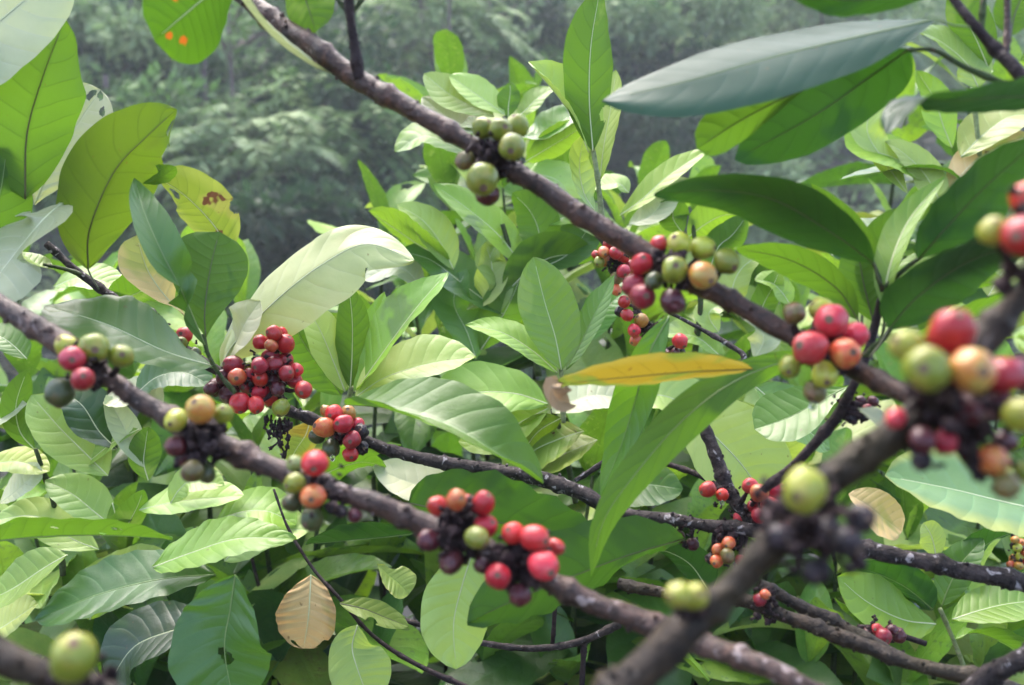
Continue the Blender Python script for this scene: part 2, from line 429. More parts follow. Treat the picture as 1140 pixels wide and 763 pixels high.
_ls = [0]
def leaf(root, D, pts, w, n, mat, shape='el', nx=0.0, fold=12, wave=.05, bites=(), stem=None, rib=True, ribm=None, label=None, curl=0.0, edge=.06, name='leaf', ribw=1.0):
    """pts photo pixels base->tip (x, y[, depth offset]); w apparent width px; n upper-normal angle: 0 to camera, 90 up, 180 away"""
    _ls[0] += 1; seed = _ls[0]
    fine = 84 if bites else 24
    P = [at(p[0], p[1], D + (p[2] if len(p) > 2 else 0)) for p in pts]
    C = spline(P, fine)
    n0, n1 = n if isinstance(n, tuple) else (n, n)
    x0, x1 = nx if isinstance(nx, tuple) else (nx, nx)
    tc = (CAM - P[len(P) // 2]).normalized()
    def Nup(t):
        a = math.radians(n0 + (n1 - n0) * t); x = x0 + (x1 - x0) * t
        return (tc * math.cos(a) + Vector((0, 0, 1)) * math.sin(a) + RT * x).normalized()
    T = frames(C)[fine // 2]; Nm = Nup(.5); Nm = (Nm - T * Nm.dot(T)).normalized()
    tv = (tc - T * tc.dot(T)).normalized()
    W = .5 * pxm(w, D) / max(.38, abs(Nm.dot(tv)))
    W = min(W, .34 * (C[-1] - C[0]).length + .004)
    me = leaf_mesh(C, Nup, W, shape, fold, wave, nu=26 if bites else 8, bites=bites, seed=seed, edge=edge, curl=curl)
    o = link(name, me, LM[mat], root)
    if label: o['label'] = label
    if rib:
        mb = MB()
        Q = C[:int(len(C) * .93)]
        if stem is not None:
            s = at(stem[0], stem[1], D + (stem[2] if len(stem) > 2 else 0))
            Q = spline([s, s.lerp(C[0], .55) + Vector((0, 0, -.001)), C[0], C[2]], 10)[:-1] + Q[2:]
        L = len(Q)
        r0 = max(.0005, W * .020) * ribw
        mb.tube(Q, [r0 * (1 - .72 * (i / L)) for i in range(L)], 6)
        mb.build('midrib', ribm or (RIB if mat in ('dk', 'md', 'gl') else RIBD if mat in ('sp', 'yl', 'lm', 'ye') else RIBP), o)
        o.children[0].matrix_parent_inverse = Matrix.Identity(4)
        # child of the leaf: the leaf sits at its thing's origin offset, so undo it
        o.children[0].matrix_parent_inverse = (Matrix.Translation(Vector(root.location)) @ o.matrix_parent_inverse).inverted() if root is not None else Matrix.Identity(4)
    return o

# ------------------------------------------------------------------ branches
def branch_path(pts, D, n):
    return spline([at(p[0], p[1], p[3] if len(p) > 3 else D) for p in pts], n)

def wood(root, pts, D, mat, knots=(), n=None, bump=.16, sides=14, name='stem', freq=70, thin=1.0):
    """pts: (x, y, diameter px[, depth])"""
    n = n or max(24, int(len(pts) * 14))
    C = branch_path(pts, D, n)
    R_ = spline([Vector((pxm(p[2], p[3] if len(p) > 3 else D) / 2, 0, 0)) for p in pts], n)
    # radius interpolated on the parameter, then nodes (swellings)
    rr = [max(.0004, r.x * .86 * thin) for r in R_]
    L = sum((C[i + 1] - C[i]).length for i in range(n)); s = 0
    seed = random.uniform(0, 50)
    for i in range(n + 1):
        if i: s += (C[i] - C[i - 1]).length
        step = .038
        k = abs((s / step + .3) % 1.0 - .5)
        rr[i] *= 1 + .26 * math.exp(-(k / .06) ** 2) + .09 * noise.noise(Vector((s * 80, seed, 0)))
    # small wander so that the line is not drawn with a ruler
    C = [c + Vector((noise.noise(c * 25 + Vector((seed, 0, 0))), 0, noise.noise(c * 25 + Vector((0, seed, 9))))) * rr[i] * .45 for i, c in enumerate(C)]
    mb = MB(); mb.tube(C, rr, sides, bump, freq, seed)
    # bark warts, scales and leaf scars
    rn = random.Random(int(seed * 100))
    for _ in range(int(L / .0028)):
        i = rn.randrange(1, n)
        d = Vector((rn.uniform(-1, 1), rn.uniform(-1, .3), rn.uniform(-1, 1))).normalized()
        t = (C[i] - C[i - 1]).normalized(); d = (d - t * d.dot(t)).normalized()
        mb.blob(C[i] + d * rr[i] * .93, rr[i] * rn.uniform(.08, .30), rn.random() * 9, .8, 7, 5)
    o = mb.build(name, BK[mat], root)
    return C, rr

def nearest(C, p):
    i = min(range(len(C)), key=lambda k: (C[k] - p).length_squared)
    return C[i]

def cluster(root, C, D, items, lumps=6, lump_r=.0045, name='cherry_cluster', dark='black', spread=.007, seed=1, stalk=.0011):
    """items (x, y, diameter px, colour[, depth offset[, aim]])"""
    rn = random.Random(seed * 31 + 5)
    ch = []
    for it in items:
        x, y, dia, col = it[:4]
        dz = it[4] if len(it) > 4 else rn.uniform(-.004, .004)
        r = pxm(dia * (.99 if dia < 22 else .97), D + dz) / 2
        ch.append([x, y, D + dz, r, col, it[5] if len(it) > 5 else None])
    for _ in range(30):                      # push overlapping cherries apart along the view, smaller one goes back
        for i in range(len(ch)):
            for j in range(i + 1, len(ch)):
                a, b = ch[i], ch[j]
                pa, pb = at(*a[:3]), at(*b[:3]); need = .93 * (a[3] + b[3]); dist = (pa - pb).length
                if dist < need:
                    k = (need - dist) * .35
                    if a[2] <= b[2]: a[2] -= k * .5; b[2] += k
                    else: b[2] -= k * .5; a[2] += k
    cen = sum((at(*c[:3]) for c in ch), Vector()) / len(ch)
    anchor = nearest(C, cen)
    mb = MB()
    for k in range(int(lumps * 3.2)):
        p = anchor.lerp(cen, rn.uniform(0, 1)) + Vector((rn.uniform(-1, 1), rn.uniform(-.6, .8), rn.uniform(-1, 1))) * spread
        mb.blob(p, lump_r * rn.uniform(.22, .58), rn.random() * 20, .9, 9, 7)
    for k in range(lumps * 3):
        p = anchor.lerp(cen, rn.uniform(0, 1.1)) + Vector((rn.uniform(-1, 1), rn.uniform(-.8, .6), rn.uniform(-1, 1))) * spread * 1.25
        q = p + Vector((rn.uniform(-1, 1), rn.uniform(-1, .4), rn.uniform(-1, .8))) * lump_r * .7
        mb.tube([p, p.lerp(q, .5) + Vector((0, 0, .0004)), q], [lump_r * .22, lump_r * .16, lump_r * .24], 5)
    for c in ch:
        p = at(*c[:3]); a = anchor.lerp(p, .15) + (nearest(C, p) - anchor) * .7
        mb.tube(spline([a, a.lerp(p, .5) + Vector((0, .001, -.001)), p], 6), [stalk * 1.5] * 3 + [stalk] * 4, 6)
    cl = mb.build(name, BK[dark], root)
    off = cl.matrix_parent_inverse
    for c in ch:
        p = at(*c[:3]); o = bpy.data.objects.new('cherry', cherry_mesh(c[4], rn.randrange(7)))
        COL.objects.link(o); o.parent = cl
        out = (p - anchor)
        out = out.normalized() if out.length > 1e-6 else Vector((0, -1, 0))
        aim = (out * .55 + Vector((rn.uniform(-.6, .6), -.32, rn.uniform(-.5, .35)))).normalized()
        if c[5] is not None: aim = Vector(c[5]).normalized()
        M = aim.to_track_quat('Z', 'Y').to_matrix().to_4x4()
        M = Matrix.Translation(p) @ M @ Matrix.Rotation(rn.uniform(0, 6.28), 4, 'Z') @ Matrix.Scale(c[3], 4)
        Wp = Matrix.Translation(Vector(root.location)) @ off
        o.matrix_basis = Wp.inverted() @ M
    return cl
# ================================================================== foreground: the upper long branch
CB = 'branch'
def branch(label, x, y, d, name='coffee_branch', cat=CB, group=None):
    return thing(name, label, cat, at(x, y, d), group)

b = branch('long brown coffee branch sloping down from the top edge, upper of the two long ones', 560, 180, .46)
C, rr = wood(b, [(235, -38, 27, .50), (300, 18, 27, .49), (350, 55, 26, .48), (402, 90, 30, .475), (430, 107, 24, .47), (480, 137, 23, .465), (545, 172, 24, .46), (578, 192, 30, .46), (610, 212, 25, .455),
                 (660, 247, 24, .45), (735, 292, 25, .445), (800, 328, 26, .44), (860, 362, 26, .43), (915, 390, 25, .42), (960, 415, 25, .405), (1015, 442, 26, .38)], .46, 'brown', n=170)
cluster(b, C, .452, [(538, 143, 25, 'g', .004), (557, 145, 27, 'g', -.002), (576, 141, 28, 'g', .003), (570, 164, 32, 'g', -.013), (518, 179, 23, 'v', .004), (537, 200, 39, 'g', -.012), (543, 216, 26, 'm', .002)], 9, .0055, seed=2)
cluster(b, C, .435, [(756, 272, 29, 'k', .002), (782, 276, 28, 'k', .006), (809, 291, 31, 'g', -.002), (751, 301, 31, 'g', -.014), (782, 306, 32, 'y', -.018), (728, 313, 22, 'd', -.006), (749, 336, 29, 'm', -.008),
                     (715, 330, 31, 'c', -.002), (706, 318, 27, 'c', .008), (733, 273, 22, 'p', .012), (714, 294, 26, 'r', .006)], 9, .005, seed=3)
cluster(b, C, .412, [(925, 358, 39, 'p', -.010), (902, 387, 39, 'p', -.020), (941, 393, 36, 'o', -.020, (.15, -1, .1)), (952, 374, 31, 'p', -.002), (914, 345, 30, 'k', .008), (884, 349, 27, 'v', .002, (-.6, -.8, .1)), (879, 409, 27, 'g', -.008, (-.3, -.9, -.3)),
                     (918, 417, 31, 'k', -.014, (-.1, -.9, -.5)), (907, 436, 27, 'v', -.004)], 9, .005, seed=4)
# leaves and side shoot at its upper end
leaf(b, .47, [(268, -35, .01), (225, 0), (172, 45, -.01)], 150, (150, 150), 'sp', 'ob', nx=-.2, fold=4, wave=.03, ribm=RIBP, label='lime leaf underside with orange rust spots')
leaf(b, .48, [(330, -60), (338, -10, .005), (352, 36, .005)], 56, 150, 'lm', 'ob', nx=.2, fold=6)
leaf(b, .475, [(250, -25, -.012), (300, 38, -.008), (345, 72, -.004), (372, 84, .003)], 15, (100, 70), 'wh', 'la', fold=25, rib=False)
tw = [(400, 88, 15, .472), (395, 45, 12, .468), (390, 12, 13, .465), (388, -30, 11, .46)]
C2, _ = wood(b, tw, .47, 'twig', n=26, name='side_twig')
C2, _ = wood(b, [(391, 16, 8, .466), (378, 0, 6, .466), (362, -22, 5, .466)], .466, 'green', n=12, name='side_twig')
C2, _ = wood(b, [(391, 16, 8, .466), (404, -2, 6, .466), (412, -26, 5, .466)], .466, 'green', n=12, name='side_twig')

# ================================================================== the left long branch
b = branch('long purplish coffee branch running from the left edge down, five cherry clumps on it', 420, 560, .43)
C, rr = wood(b, [(-40, 312, 26, .45), (0, 338, 25, .44), (62, 378, 26, .435), (98, 410, 31, .43), (130, 432, 27, .43), (180, 463, 26, .43), (222, 486, 32, .425), (262, 505, 29, .425), (310, 522, 26, .42), (365, 544, 31, .42), (410, 560, 26, .42), (465, 580, 25, .42), (510, 600, 31, .415), (575, 630, 30, .41), (625, 652, 26, .41),
                 (690, 682, 25, .405), (740, 700, 24, .40), (800, 722, 25, .385), (850, 742, 27, .37), (905, 770, 26, .36), (960, 800, 26, .35)], .43, 'purple', n=230, bump=.2)
cluster(b, C, .420, [(74, 386, 27, 'k', .004), (105, 387, 35, 'g', -.004), (135, 397, 28, 'g', .0), (80, 400, 29, 'c', -.014), (92, 422, 28, 'c', -.018), (67, 437, 33, 'd', .010)], 7, .0045, seed=5)
cluster(b, C, .415, [(196, 468, 27, 'k', -.006), (223, 456, 33, 'y', -.014), (249, 461, 23, 'g', -.004), (196, 497, 25, 'm', -.006), (214, 525, 27, 'v', -.012, (-.5, -.8, -.2)), (230, 527, 22, 'd', .002), (207, 509, 21, 'm', .0)], 14, .006, seed=6)
cluster(b, C, .410, [(350, 516, 32, 'r', -.014), (328, 516, 19, 'l', .002), (328, 538, 25, 'g', -.006), (348, 553, 30, 'o', -.016, (.1, -1, 0)), (325, 560, 23, 'd', .002), (347, 578, 28, 'd', .0), (369, 565, 14, 'b', .0), (395, 574, 17, 'm', .006), (379, 570, 14, 'b', .004)], 7, .004, seed=7)
cluster(b, C, .405, [(508, 557, 25, 'o', -.008), (538, 560, 28, 'r', -.006), (488, 564, 25, 'r', .0), (541, 586, 28, 'r', -.004), (531, 599, 28, 'g', -.018), (478, 602, 27, 'm', -.002), (502, 625, 29, 'm', -.004), (519, 560, 18, 'r', .006)], 22, .005, 'cherry_cluster', seed=8, spread=.008)
cluster(b, C, .400, [(571, 594, 26, 'p', -.004), (595, 599, 33, 'p', -.012), (618, 609, 21, 'p', .004), (605, 630, 34, 'p', -.018), (554, 642, 31, 'r', -.016), (579, 662, 28, 'm', -.004), (536, 629, 19, 'm', .0)], 22, .005, 'cherry_cluster', seed=9, spread=.008)

# ================================================================== the thick near branch, lower right
b = branch('thick mossy coffee branch close to the lens, rising to the right edge, blurred', 930, 540, .29)
C, rr = wood(b, [(660, 800, 66, .275), (715, 745, 62, .275), (770, 690, 50, .278), (815, 655, 47, .28), (870, 600, 56, .28), (905, 560, 50, .28), (950, 515, 40, .28), (1000, 475, 42, .275), (1045, 440, 42, .275), (1095, 388, 42, .275), (1130, 345, 40, .275), (1185, 285, 40, .275)], .28, 'moss', n=150, bump=.26, thin=.84)
cluster(b, C, .262, [(1059, 370, 54, 'r', -.006), (1082, 413, 53, 'y', -.018, (.0, -1, .05)), (1033, 411, 54, 'g', -.018, (-.5, -.8, .1)), (1010, 386, 40, 'k', -.002, (-.8, -.5, .4)), (1118, 418, 46, 'c', .0), (1084, 456, 40, 'm', .004), (1112, 452, 40, 'm', .008), (1138, 462, 42, 'k', -.008), (1142, 415, 44, 'm', .008),
                     (1027, 490, 30, 'm', .0), (1052, 492, 28, 'c', .004), (997, 466, 24, 'p', .006), (1026, 513, 22, 'b', .006)], 8, .0045, seed=10, spread=.009)
cluster(b, C, .268, [(1106, 513, 35, 'o', -.004, (.2, -1, 0)), (1120, 541, 31, 'v', -.006, (0, -.8, -.5)), (1142, 526, 26, 'g', -.002), (1086, 516, 24, 'b', .002), (1118, 492, 26, 'm', .008)], 6, .004, seed=11, spread=.008)
cluster(b, C, .262, [(1106, 257, 35, 'k', -.002), (1142, 262, 52, 'c', -.008), (1145, 222, 42, 'r', .002)], 4, .005, seed=12)
cluster(b, C, .262, [(896, 545, 52, 'k', -.012), (958, 577, 33, 'b', -.004), (943, 604, 36, 'b', -.008), (866, 598, 30, 'b', -.010), (908, 636, 30, 'b', .0), (922, 590, 30, 'b', -.008)], 11, .005, seed=13, spread=.010)
cluster(b, C, .268, [(756, 663, 33, 'k', -.008), (772, 664, 33, 'k', -.006)], 3, .004, seed=14, spread=.004)

# ================================================================== thin middle branch, from the leafy tip on the left to the dark stretch on the right
b = branch('thin dark coffee branch, leafy at its left tip, bearing the long red cherry spray', 330, 460, .66)
PTS = [(52, 272, 9, .66), (95, 310, 13, .66), (132, 336, 15, .66), (165, 361, 14, .66), (205, 390, 15, .66), (245, 415, 14, .66), (300, 448, 16, .66), (335, 462, 18, .66), (395, 486, 18, .66), (470, 512, 16, .65), (535, 520, 15, .64), (600, 532, 15, .63), (650, 550, 17, .62), (700, 572, 19, .61), (755, 581, 20, .60), (820, 588, 21, .585), (900, 602, 22, .57), (985, 618, 24, .56), (1060, 632, 25, .55), (1170, 656, 25, .54)]
C, rr = wood(b, PTS, .65, 'dark', n=260, bump=.24)
cluster(b, C, .64, [(205, 373, 19, 'p', -.004), (201, 382, 16, 'g', -.010), (216, 394, 16, 'd', -.008), (200, 395, 14, 'p', .0)], 4, .003, seed=15)
cluster(b, C, .645, [(164, 364, 19, 'd', -.006), (167, 351, 17, 'd', .002)], 3, .003, seed=16)
# red spray climbing above the branch
SPR = [(305, 371, 19, 'r'), (290, 381, 18, 'r'), (302, 385, 15, 'o'), (318, 383, 22, 'r'), (314, 371, 14, 'r'), (301, 397, 20, 'c'), (305, 406, 20, 'c'), (289, 407, 20, 'c'), (318, 401, 19, 'c'), (298, 418, 19, 'c'), (319, 416, 19, 'c'), (330, 412, 17, 'r'), (328, 424, 19, 'c'), (338, 434, 21, 'r', -.012), (303, 424, 18, 'm'),
       (290, 422, 19, 'r'), (289, 435, 21, 'r'), (302, 443, 21, 'r'), (276, 429, 20, 'c'), (285, 451, 20, 'r', -.012), (267, 449, 24, 'r', -.012), (264, 420, 21, 'o'), (260, 407, 23, 'c'), (277, 418, 17, 'c'), (255, 439, 22, 'm'), (243, 431, 22, 'm'), (235, 433, 15, 'm'), (313, 454, 20, 'g', -.010), (274, 409, 14, 'g', .004), (309, 433, 17, 'm'), (248, 420, 16, 'm')]
C2, _ = wood(b, [(318, 456, 9, .655), (312, 440, 8, .652), (306, 420, 7, .65), (308, 400, 6, .65), (310, 378, 5, .65)], .65, 'twig', n=30, name='side_twig')
cluster(b, C2 + C[60:90], .642, SPR, 14, .004, seed=17, spread=.011)
cluster(b, C, .645, [(372, 460, 21, 'r', -.008), (363, 458, 14, 'y'), (382, 472, 23, 'r', -.012), (361, 476, 25, 'o', -.012), (388, 460, 18, 'y'), (398, 473, 17, 'r'), (392, 490, 21, 'c', -.008), (390, 506, 18, 'r', -.006), (402, 481, 17, 'b'), (402, 499, 16, 'b'), (369, 499, 21, 'd'), (353, 486, 18, 'd', .004), (377, 488, 16, 'm', .004)], 10, .004, seed=18)
cluster(b, C, .58, [(811, 605, 16, 'o', -.004), (800, 612, 15, 'o', -.004), (810, 619, 17, 'v', -.010), (798, 625, 15, 'o', -.004), (824, 624, 13, 'c'), (792, 622, 14, 'b', .004), (830, 616, 12, 'm'), (802, 604, 12, 'b', .006)], 8, .004, seed=19)
cluster(b, C, .595, [(756, 598, 15, 'm'), (771, 606, 15, 'm', .004)], 4, .003, seed=20)
# black dried stalks hanging under the spray
mb = MB(); rn = random.Random(4)
for k in range(9):
    x0 = 296 + rn.uniform(0, 26); y0 = 462 + rn.uniform(0, 6); yl = y0 + rn.uniform(14, 42)
    pts = [at(x0 + rn.uniform(-4, 4) * i / 3, y0 + (yl - y0) * i / 4, .64 + rn.uniform(-.003, .003)) for i in range(5)]
    mb.tube(spline(pts, 10), [.0007] * 11, 5)
    for p in pts[1:]: mb.blob(p, rn.uniform(.0010, .0022), rn.random() * 9, .9, 6, 5)
mb.build('dried_stalk', BK['black'], b)
# leaf tip of that branch: the big backlit leaves of the left side
T_ = .63
leaf(b, T_, [(98, 300), (100, 255, -.01), (128, 190, -.02), (168, 148, -.02), (197, 122, -.01)], 98, (152, 140), 'yl', 'el', nx=(-.2, .1), fold=14, wave=.03, bites=[(.80, -.95, .06), (.93, -.7, .04)], ribm=RIBD, stem=(110, 322), label='yellow green leaf seen from below with a chewed edge')
leaf(b, T_ + .02, [(38, 228), (62, 175), (92, 128), (112, 100)], 82, 55, 'wh', 'ob', nx=.1, fold=5, bites=[(.93, -.2, .05), (.88, .5, .035), (1.0, .2, .07)], ribm=RIBP, label='sheen-white leaf with a torn tip')
leaf(b, T_ - .02, [(28, 222), (30, 150, -.01), (48, 85, -.02), (72, 22, -.02)], 118, (150, 140), 'lm', 'el', nx=-.3, fold=16, ribm=RIBD)
leaf(b, T_ - .06, [(-80, 92), (-30, 48), (22, 5), (90, -55)], 112, (40, 45), 'wh', 'ov', nx=.2, fold=5, ribm=RIBP, label='leaf whitened by sky sheen across the top left corner')
leaf(b, T_ - .05, [(70, 226, .03), (48, 245), (15, 285), (-30, 345, -.02)], 92, (62, 50), 'wh', 'ob', nx=-.35, fold=5, rib=True, ribm=RIBP, label='pale bluish leaf folding past the left edge')
leaf(b, T_ - .03, [(-40, 330), (-18, 270), (0, 215), (8, 160)], 80, 140, 'md', 'el', nx=-.3)
leaf(b, T_ + .01, [(25, 232), (10, 250), (-20, 262)], 30, 50, 'lm', 'el')
C2, _ = wood(b, [(95, 308, 7, .66), (75, 300, 5, .655), (48, 294, 4, .65)], .65, 'green', n=12, name='side_twig')
leaf(b, T_ + .02, [(60, 300), (45, 296), (20, 280)], 16, 80, 'lt', 'la', rib=False)
# twig in front of the spray with the twisted leaf and the round green leaf
C2, _ = wood(b, [(262, 438, 6, .625), (245, 418, 6, .62), (232, 395, 6, .615), (226, 372, 6, .615)], .62, 'green', n=20, name='side_twig')
leaf(b, .61, [(229, 376), (228, 345), (234, 300, .005), (244, 258, .012)], 86, 142, 'md', 'ob', nx=.15, fold=9, ribm=RIBD, label='rounded green leaf standing upright')
leaf(b, .60, [(228, 384), (205, 330, -.01), (182, 285, -.02), (160, 235, -.01), (150, 198, .01)], 46, (80, 30), 'gl', 'la', nx=(-.8, .6), fold=28, wave=.08, label='twisted bluish leaf')
leaf(b, .62, [(160, 204, -.01), (178, 198), (196, 186)], 18, 120, 'lm', 'el', rib=False)
leaf(b, .64, [(258, 280, .02), (234, 246, .01), (206, 218), (176, 198)], 60, 140, 'yb', 'el', nx=.2, bites=[(.80, .35, .07), (.35, -.97, .06)], label='yellow leaf with brown torn marks')
leaf(b, .65, [(206, 352, .01), (184, 330), (164, 300), (152, 262)], 52, 60, 'cr', 'ob', nx=-.2, label='cream dying leaf with brown speckles')
leaf(b, .67, [(246, 408, .0), (262, 381, .0), (308, 334, -.005), (358, 295, -.01), (408, 272, -.01), (461, 290, -.01)], 74, (46, 38), 'ow', 'el', nx=(-.1, .2), fold=-13, wave=.03, bites=[(.80, .97, .035)], ribm=RIBP, stem=(250, 425, .0), label='broad whitish leaf catching the sky light')
leaf(b, .66, [(262, 412, .02), (262, 388, .01), (272, 362), (290, 335)], 40, 50, 'wh', 'el', nx=-.3, rib=False)
leaf(b, .62, [(238, 408), (185, 392, -.02), (120, 362, -.03), (50, 340, -.02)], 62, (66, 60), 'gl', 'el', nx=.1, fold=8, wave=.10, label='bluish corrugated leaf lying across behind the purplish branch', ribm=RIBP)

# ================================================================== leafy twig in the right middle
b = branch('dark forked coffee twig right of centre holding big dark leaves and lime young leaves', 950, 410, .50)
C, rr = wood(b, [(850, 545, 11, .53), (890, 512, 12, .52), (930, 466, 12, .51), (950, 432, 14, .50), (965, 395, 13, .50), (975, 355, 10, .50), (985, 318, 9, .49)], .5, 'twig', n=60)
wood(b, [(962, 398, 9, .50), (985, 375, 7, .49), (1000, 350, 6, .485)], .49, 'green', n=14, name='side_twig')
wood(b, [(984, 322, 7, .49), (1010, 298, 6, .485), (1035, 280, 5, .48)], .49, 'green', n=14, name='side_twig')
wood(b, [(982, 324, 6, .49), (975, 300, 5, .485), (968, 285, 5, .48)], .49, 'green', n=12, name='side_twig')
leaf(b, .47, [(973, 294), (930, 262, -.01), (860, 222, -.02), (790, 212, -.02), (728, 218, -.01)], 58, (128, 116), 'dk', 'el', fold=-4, wave=.04, ribm=RIBD, stem=(982, 318), label='long dark green leaf arching to the left')
leaf(b, .50, [(980, 300), (955, 262), (925, 228), (902, 204)], 24, 140, 'lm', 'la', nx=.3)
leaf(b, .49, [(984, 345), (990, 300), (1012, 245, .01), (1052, 198, .01)], 34, 40, 'lm', 'la', nx=-.5, fold=22, ribm=RIBP)
leaf(b, .51, [(978, 350), (975, 310), (985, 262), (1008, 232)], 42, 150, 'lm', 'el', nx=-.2)
leaf(b, .51, [(972, 358), (962, 318), (955, 285), (942, 260)], 50, 150, 'lm', 'el', nx=.2)
leaf(b, .51, [(955, 356), (930, 320), (880, 290), (818, 276)], 38, (140, 125), 'lm', 'el', fold=3, stem=(968, 385), ribm=RIBD)
leaf(b, .46, [(1022, 290), (1052, 255, -.01), (1100, 205, -.02), (1165, 150, -.03)], 62, (125, 118), 'dk', 'el', fold=-3, nx=-.4, ribm=RIBD, label='dark green leaf rising to the right edge')
leaf(b, .465, [(990, 366), (1022, 330, -.01), (1080, 290, -.02), (1165, 262, -.03)], 66, (122, 112), 'dk', 'el', fold=-5, nx=-.2, ribm=RIBD, stem=(968, 398), label='dark green leaf below it pointing right')
leaf(b, .49, [(985, 362), (1030, 335), (1075, 318), (1120, 312)], 26, 120, 'lm', 'la')
leaf(b, .52, [(1000, 390), (1050, 368), (1100, 350), (1150, 345)], 40, 110, 'md', 'el')
rn = random.Random(9)
C3 = C[28:44]
cluster(b, C[20:34], .51, [(940, 449, 12, 'm'), (950, 458, 12, 'm'), (958, 446, 11, 'm'), (965, 455, 11, 'c'), (972, 447, 12, 'm'), (946, 466, 11, 'b'), (962, 465, 11, 'b'), (970, 462, 10, 'm')], 8, .003, seed=21)

# ================================================================== twig in the top right corner
b = branch('dark coffee twig in the top right corner with a wide grey leaf', 1095, 40, .44)
C, rr = wood(b, [(1040, -30, 9, .45), (1062, 0, 11, .445), (1085, 28, 17, .44), (1108, 55, 17, .44), (1122, 68, 18, .435), (1150, 100, 17, .43), (1180, 140, 17, .43)], .44, 'twig', n=60)
wood(b, [(1120, 62, 9, .438), (1121, 25, 8, .44), (1122, -25, 8, .44)], .44, 'brown', n=20, name='side_twig')
wood(b, [(1092, 34, 8, .44), (1094, 5, 7, .44), (1097, -25, 7, .44)], .44, 'green', n=20, name='side_twig')
wood(b, [(1118, 92, 7, .435), (1075, 75, 8, .435), (1040, 56, 7, .435), (1012, 56, 5, .435)], .435, 'green', n=30, name='side_twig')
wood(b, [(1150, 96, 6, .435), (1118, 92, 7, .435)], .435, 'green', n=8, name='side_twig')
leaf(b, .46, [(1042, 22, -.02), (960, 40, -.02), (860, 64, -.02), (760, 92, -.02), (670, 112, -.01)], 66, (52, 46), 'gb', 'el', nx=0, fold=-4, wave=.012, stem=(1084, 30, -.02), label='wide bluish grey leaf with a dull sheen', ribm=RIB, curl=-.08)
leaf(b, .475, [(1012, 55, -.03), (968, 86, .0), (908, 128, .0), (818, 178, .0)], 84, (148, 135), 'dk', 'el', nx=.1, fold=4, wave=.04, ribm=RIBD, label='dark hanging leaf seen from below')
leaf(b, .46, [(900, 96), (855, 118), (815, 140), (776, 166)], 50, 150, 'lm', 'ob', nx=.2, ribm=RIBD)
leaf(b, .42, [(1080, -22), (1010, -6, -.01), (940, 0, -.02), (868, -16, -.02)], 42, (125, 120), 'dk', 'el', ribm=RIBD)
leaf(b, .40, [(1190, 108), (1120, 108, -.01), (1060, 112, -.02), (1015, 112, -.02), (986, 150, -.02)], 42, (128, 70), 'dk', 'el', nx=(0, -.3), fold=4, wave=.06, ribm=RIBD, label='dark leaf with a bluish curled tip')
leaf(b, .46, [(1125, 40), (1130, 15), (1145, -20)], 44, 140, 'lm', 'el')

# ================================================================== lichen covered stub and lower right stems
b = branch('grey lichen covered coffee twig slanting behind the dark horizontal stretch', 812, 520, .60)
C, rr = wood(b, [(776, 455, 13, .62), (790, 490, 16, .61), (803, 522, 19, .605), (815, 550, 17, .60), (838, 585, 17, .59)], .6, 'dark', n=50, bump=.25)
cluster(b, C, .59, [(788, 545, 19, 'r', -.004), (804, 551, 15, 'r'), (822, 577, 13, 'p', .004)], 4, .0035, seed=22)
cluster(b, C, .575, [(835, 541, 19, 'p'), (845, 549, 23, 'o', -.008), (865, 547, 22, 'c'), (857, 563, 21, 'r', -.006), (845, 574, 18, 'c'), (882, 570, 17, 'm'), (869, 566, 17, 'm'), (838, 564, 14, 'c', .004), (878, 550, 16, 'm', .004)], 8, .004, seed=23)
b = branch('long bare mossy coffee stem running along the lower right corner', 950, 700, .52)
C, rr = wood(b, [(690, 648, 13, .60), (760, 664, 15, .58), (830, 668, 14, .56), (855, 678, 17, .55), (900, 697, 17, .54), (945, 713, 22, .53), (985, 725, 19, .52), (1030, 742, 22, .51), (1085, 757, 20, .50), (1150, 775, 20, .50)], .52, 'moss', n=130, bump=.24)
cluster(b, C, .535, [(846, 668, 15, 'c'), (852, 662, 12, 'o')], 6, .004, seed=24)
b = branch('second mossy coffee stem just above the long bare one, knobbly', 920, 690, .56)
wood(b, [(845, 650, 15, .57), (880, 670, 18, .565), (920, 690, 17, .56), (965, 712, 16, .55), (1010, 735, 15, .54)], .56, 'moss', n=50, bump=.3)
b = branch('dark rough coffee stem cutting the bottom right corner', 1110, 750, .45)
wood(b, [(1060, 790, 30, .46), (1095, 758, 30, .455), (1130, 738, 28, .45), (1180, 710, 28, .45)], .45, 'dark', n=40, bump=.25)
b = branch('short blurred coffee branch with one brownish cherry in the bottom left corner', 50, 740, .29)
C, rr = wood(b, [(-40, 718, 44, .29), (0, 735, 42, .29), (40, 750, 40, .29), (110, 772, 36, .29), (150, 800, 30, .29)], .29, 'moss', n=40, bump=.25)
cluster(b, C, .272, [(82, 733, 54, 'g', -.006, (.3, -.6, .9))], 3, .004, seed=25, spread=.006)
b = branch('far coffee branch hung with a bunch of small orange and red cherries', 700, 320, .86)
C, rr = wood(b, [(660, 255, 6, .88), (675, 275, 7, .87), (695, 310, 8, .865), (712, 350, 8, .86), (735, 385, 8, .85), (770, 415, 9, .85)], .86, 'twig', n=50)
cluster(b, C, .845, [(672, 281, 14, 'o'), (674, 291, 14, 'o'), (685, 282, 15, 'r', -.008), (694, 286, 14, 'p'), (694, 302, 16, 'r', -.01), (686, 310, 15, 'v', -.006), (686, 323, 13, 'o', -.006), (667, 292, 13, 'g'), (678, 272, 14, 'c'), (709, 307, 15, 'o'), (688, 273, 12, 'p'), (701, 296, 13, 'c', .005), (664, 284, 11, 'r', .004)], 10, .005, seed=26)
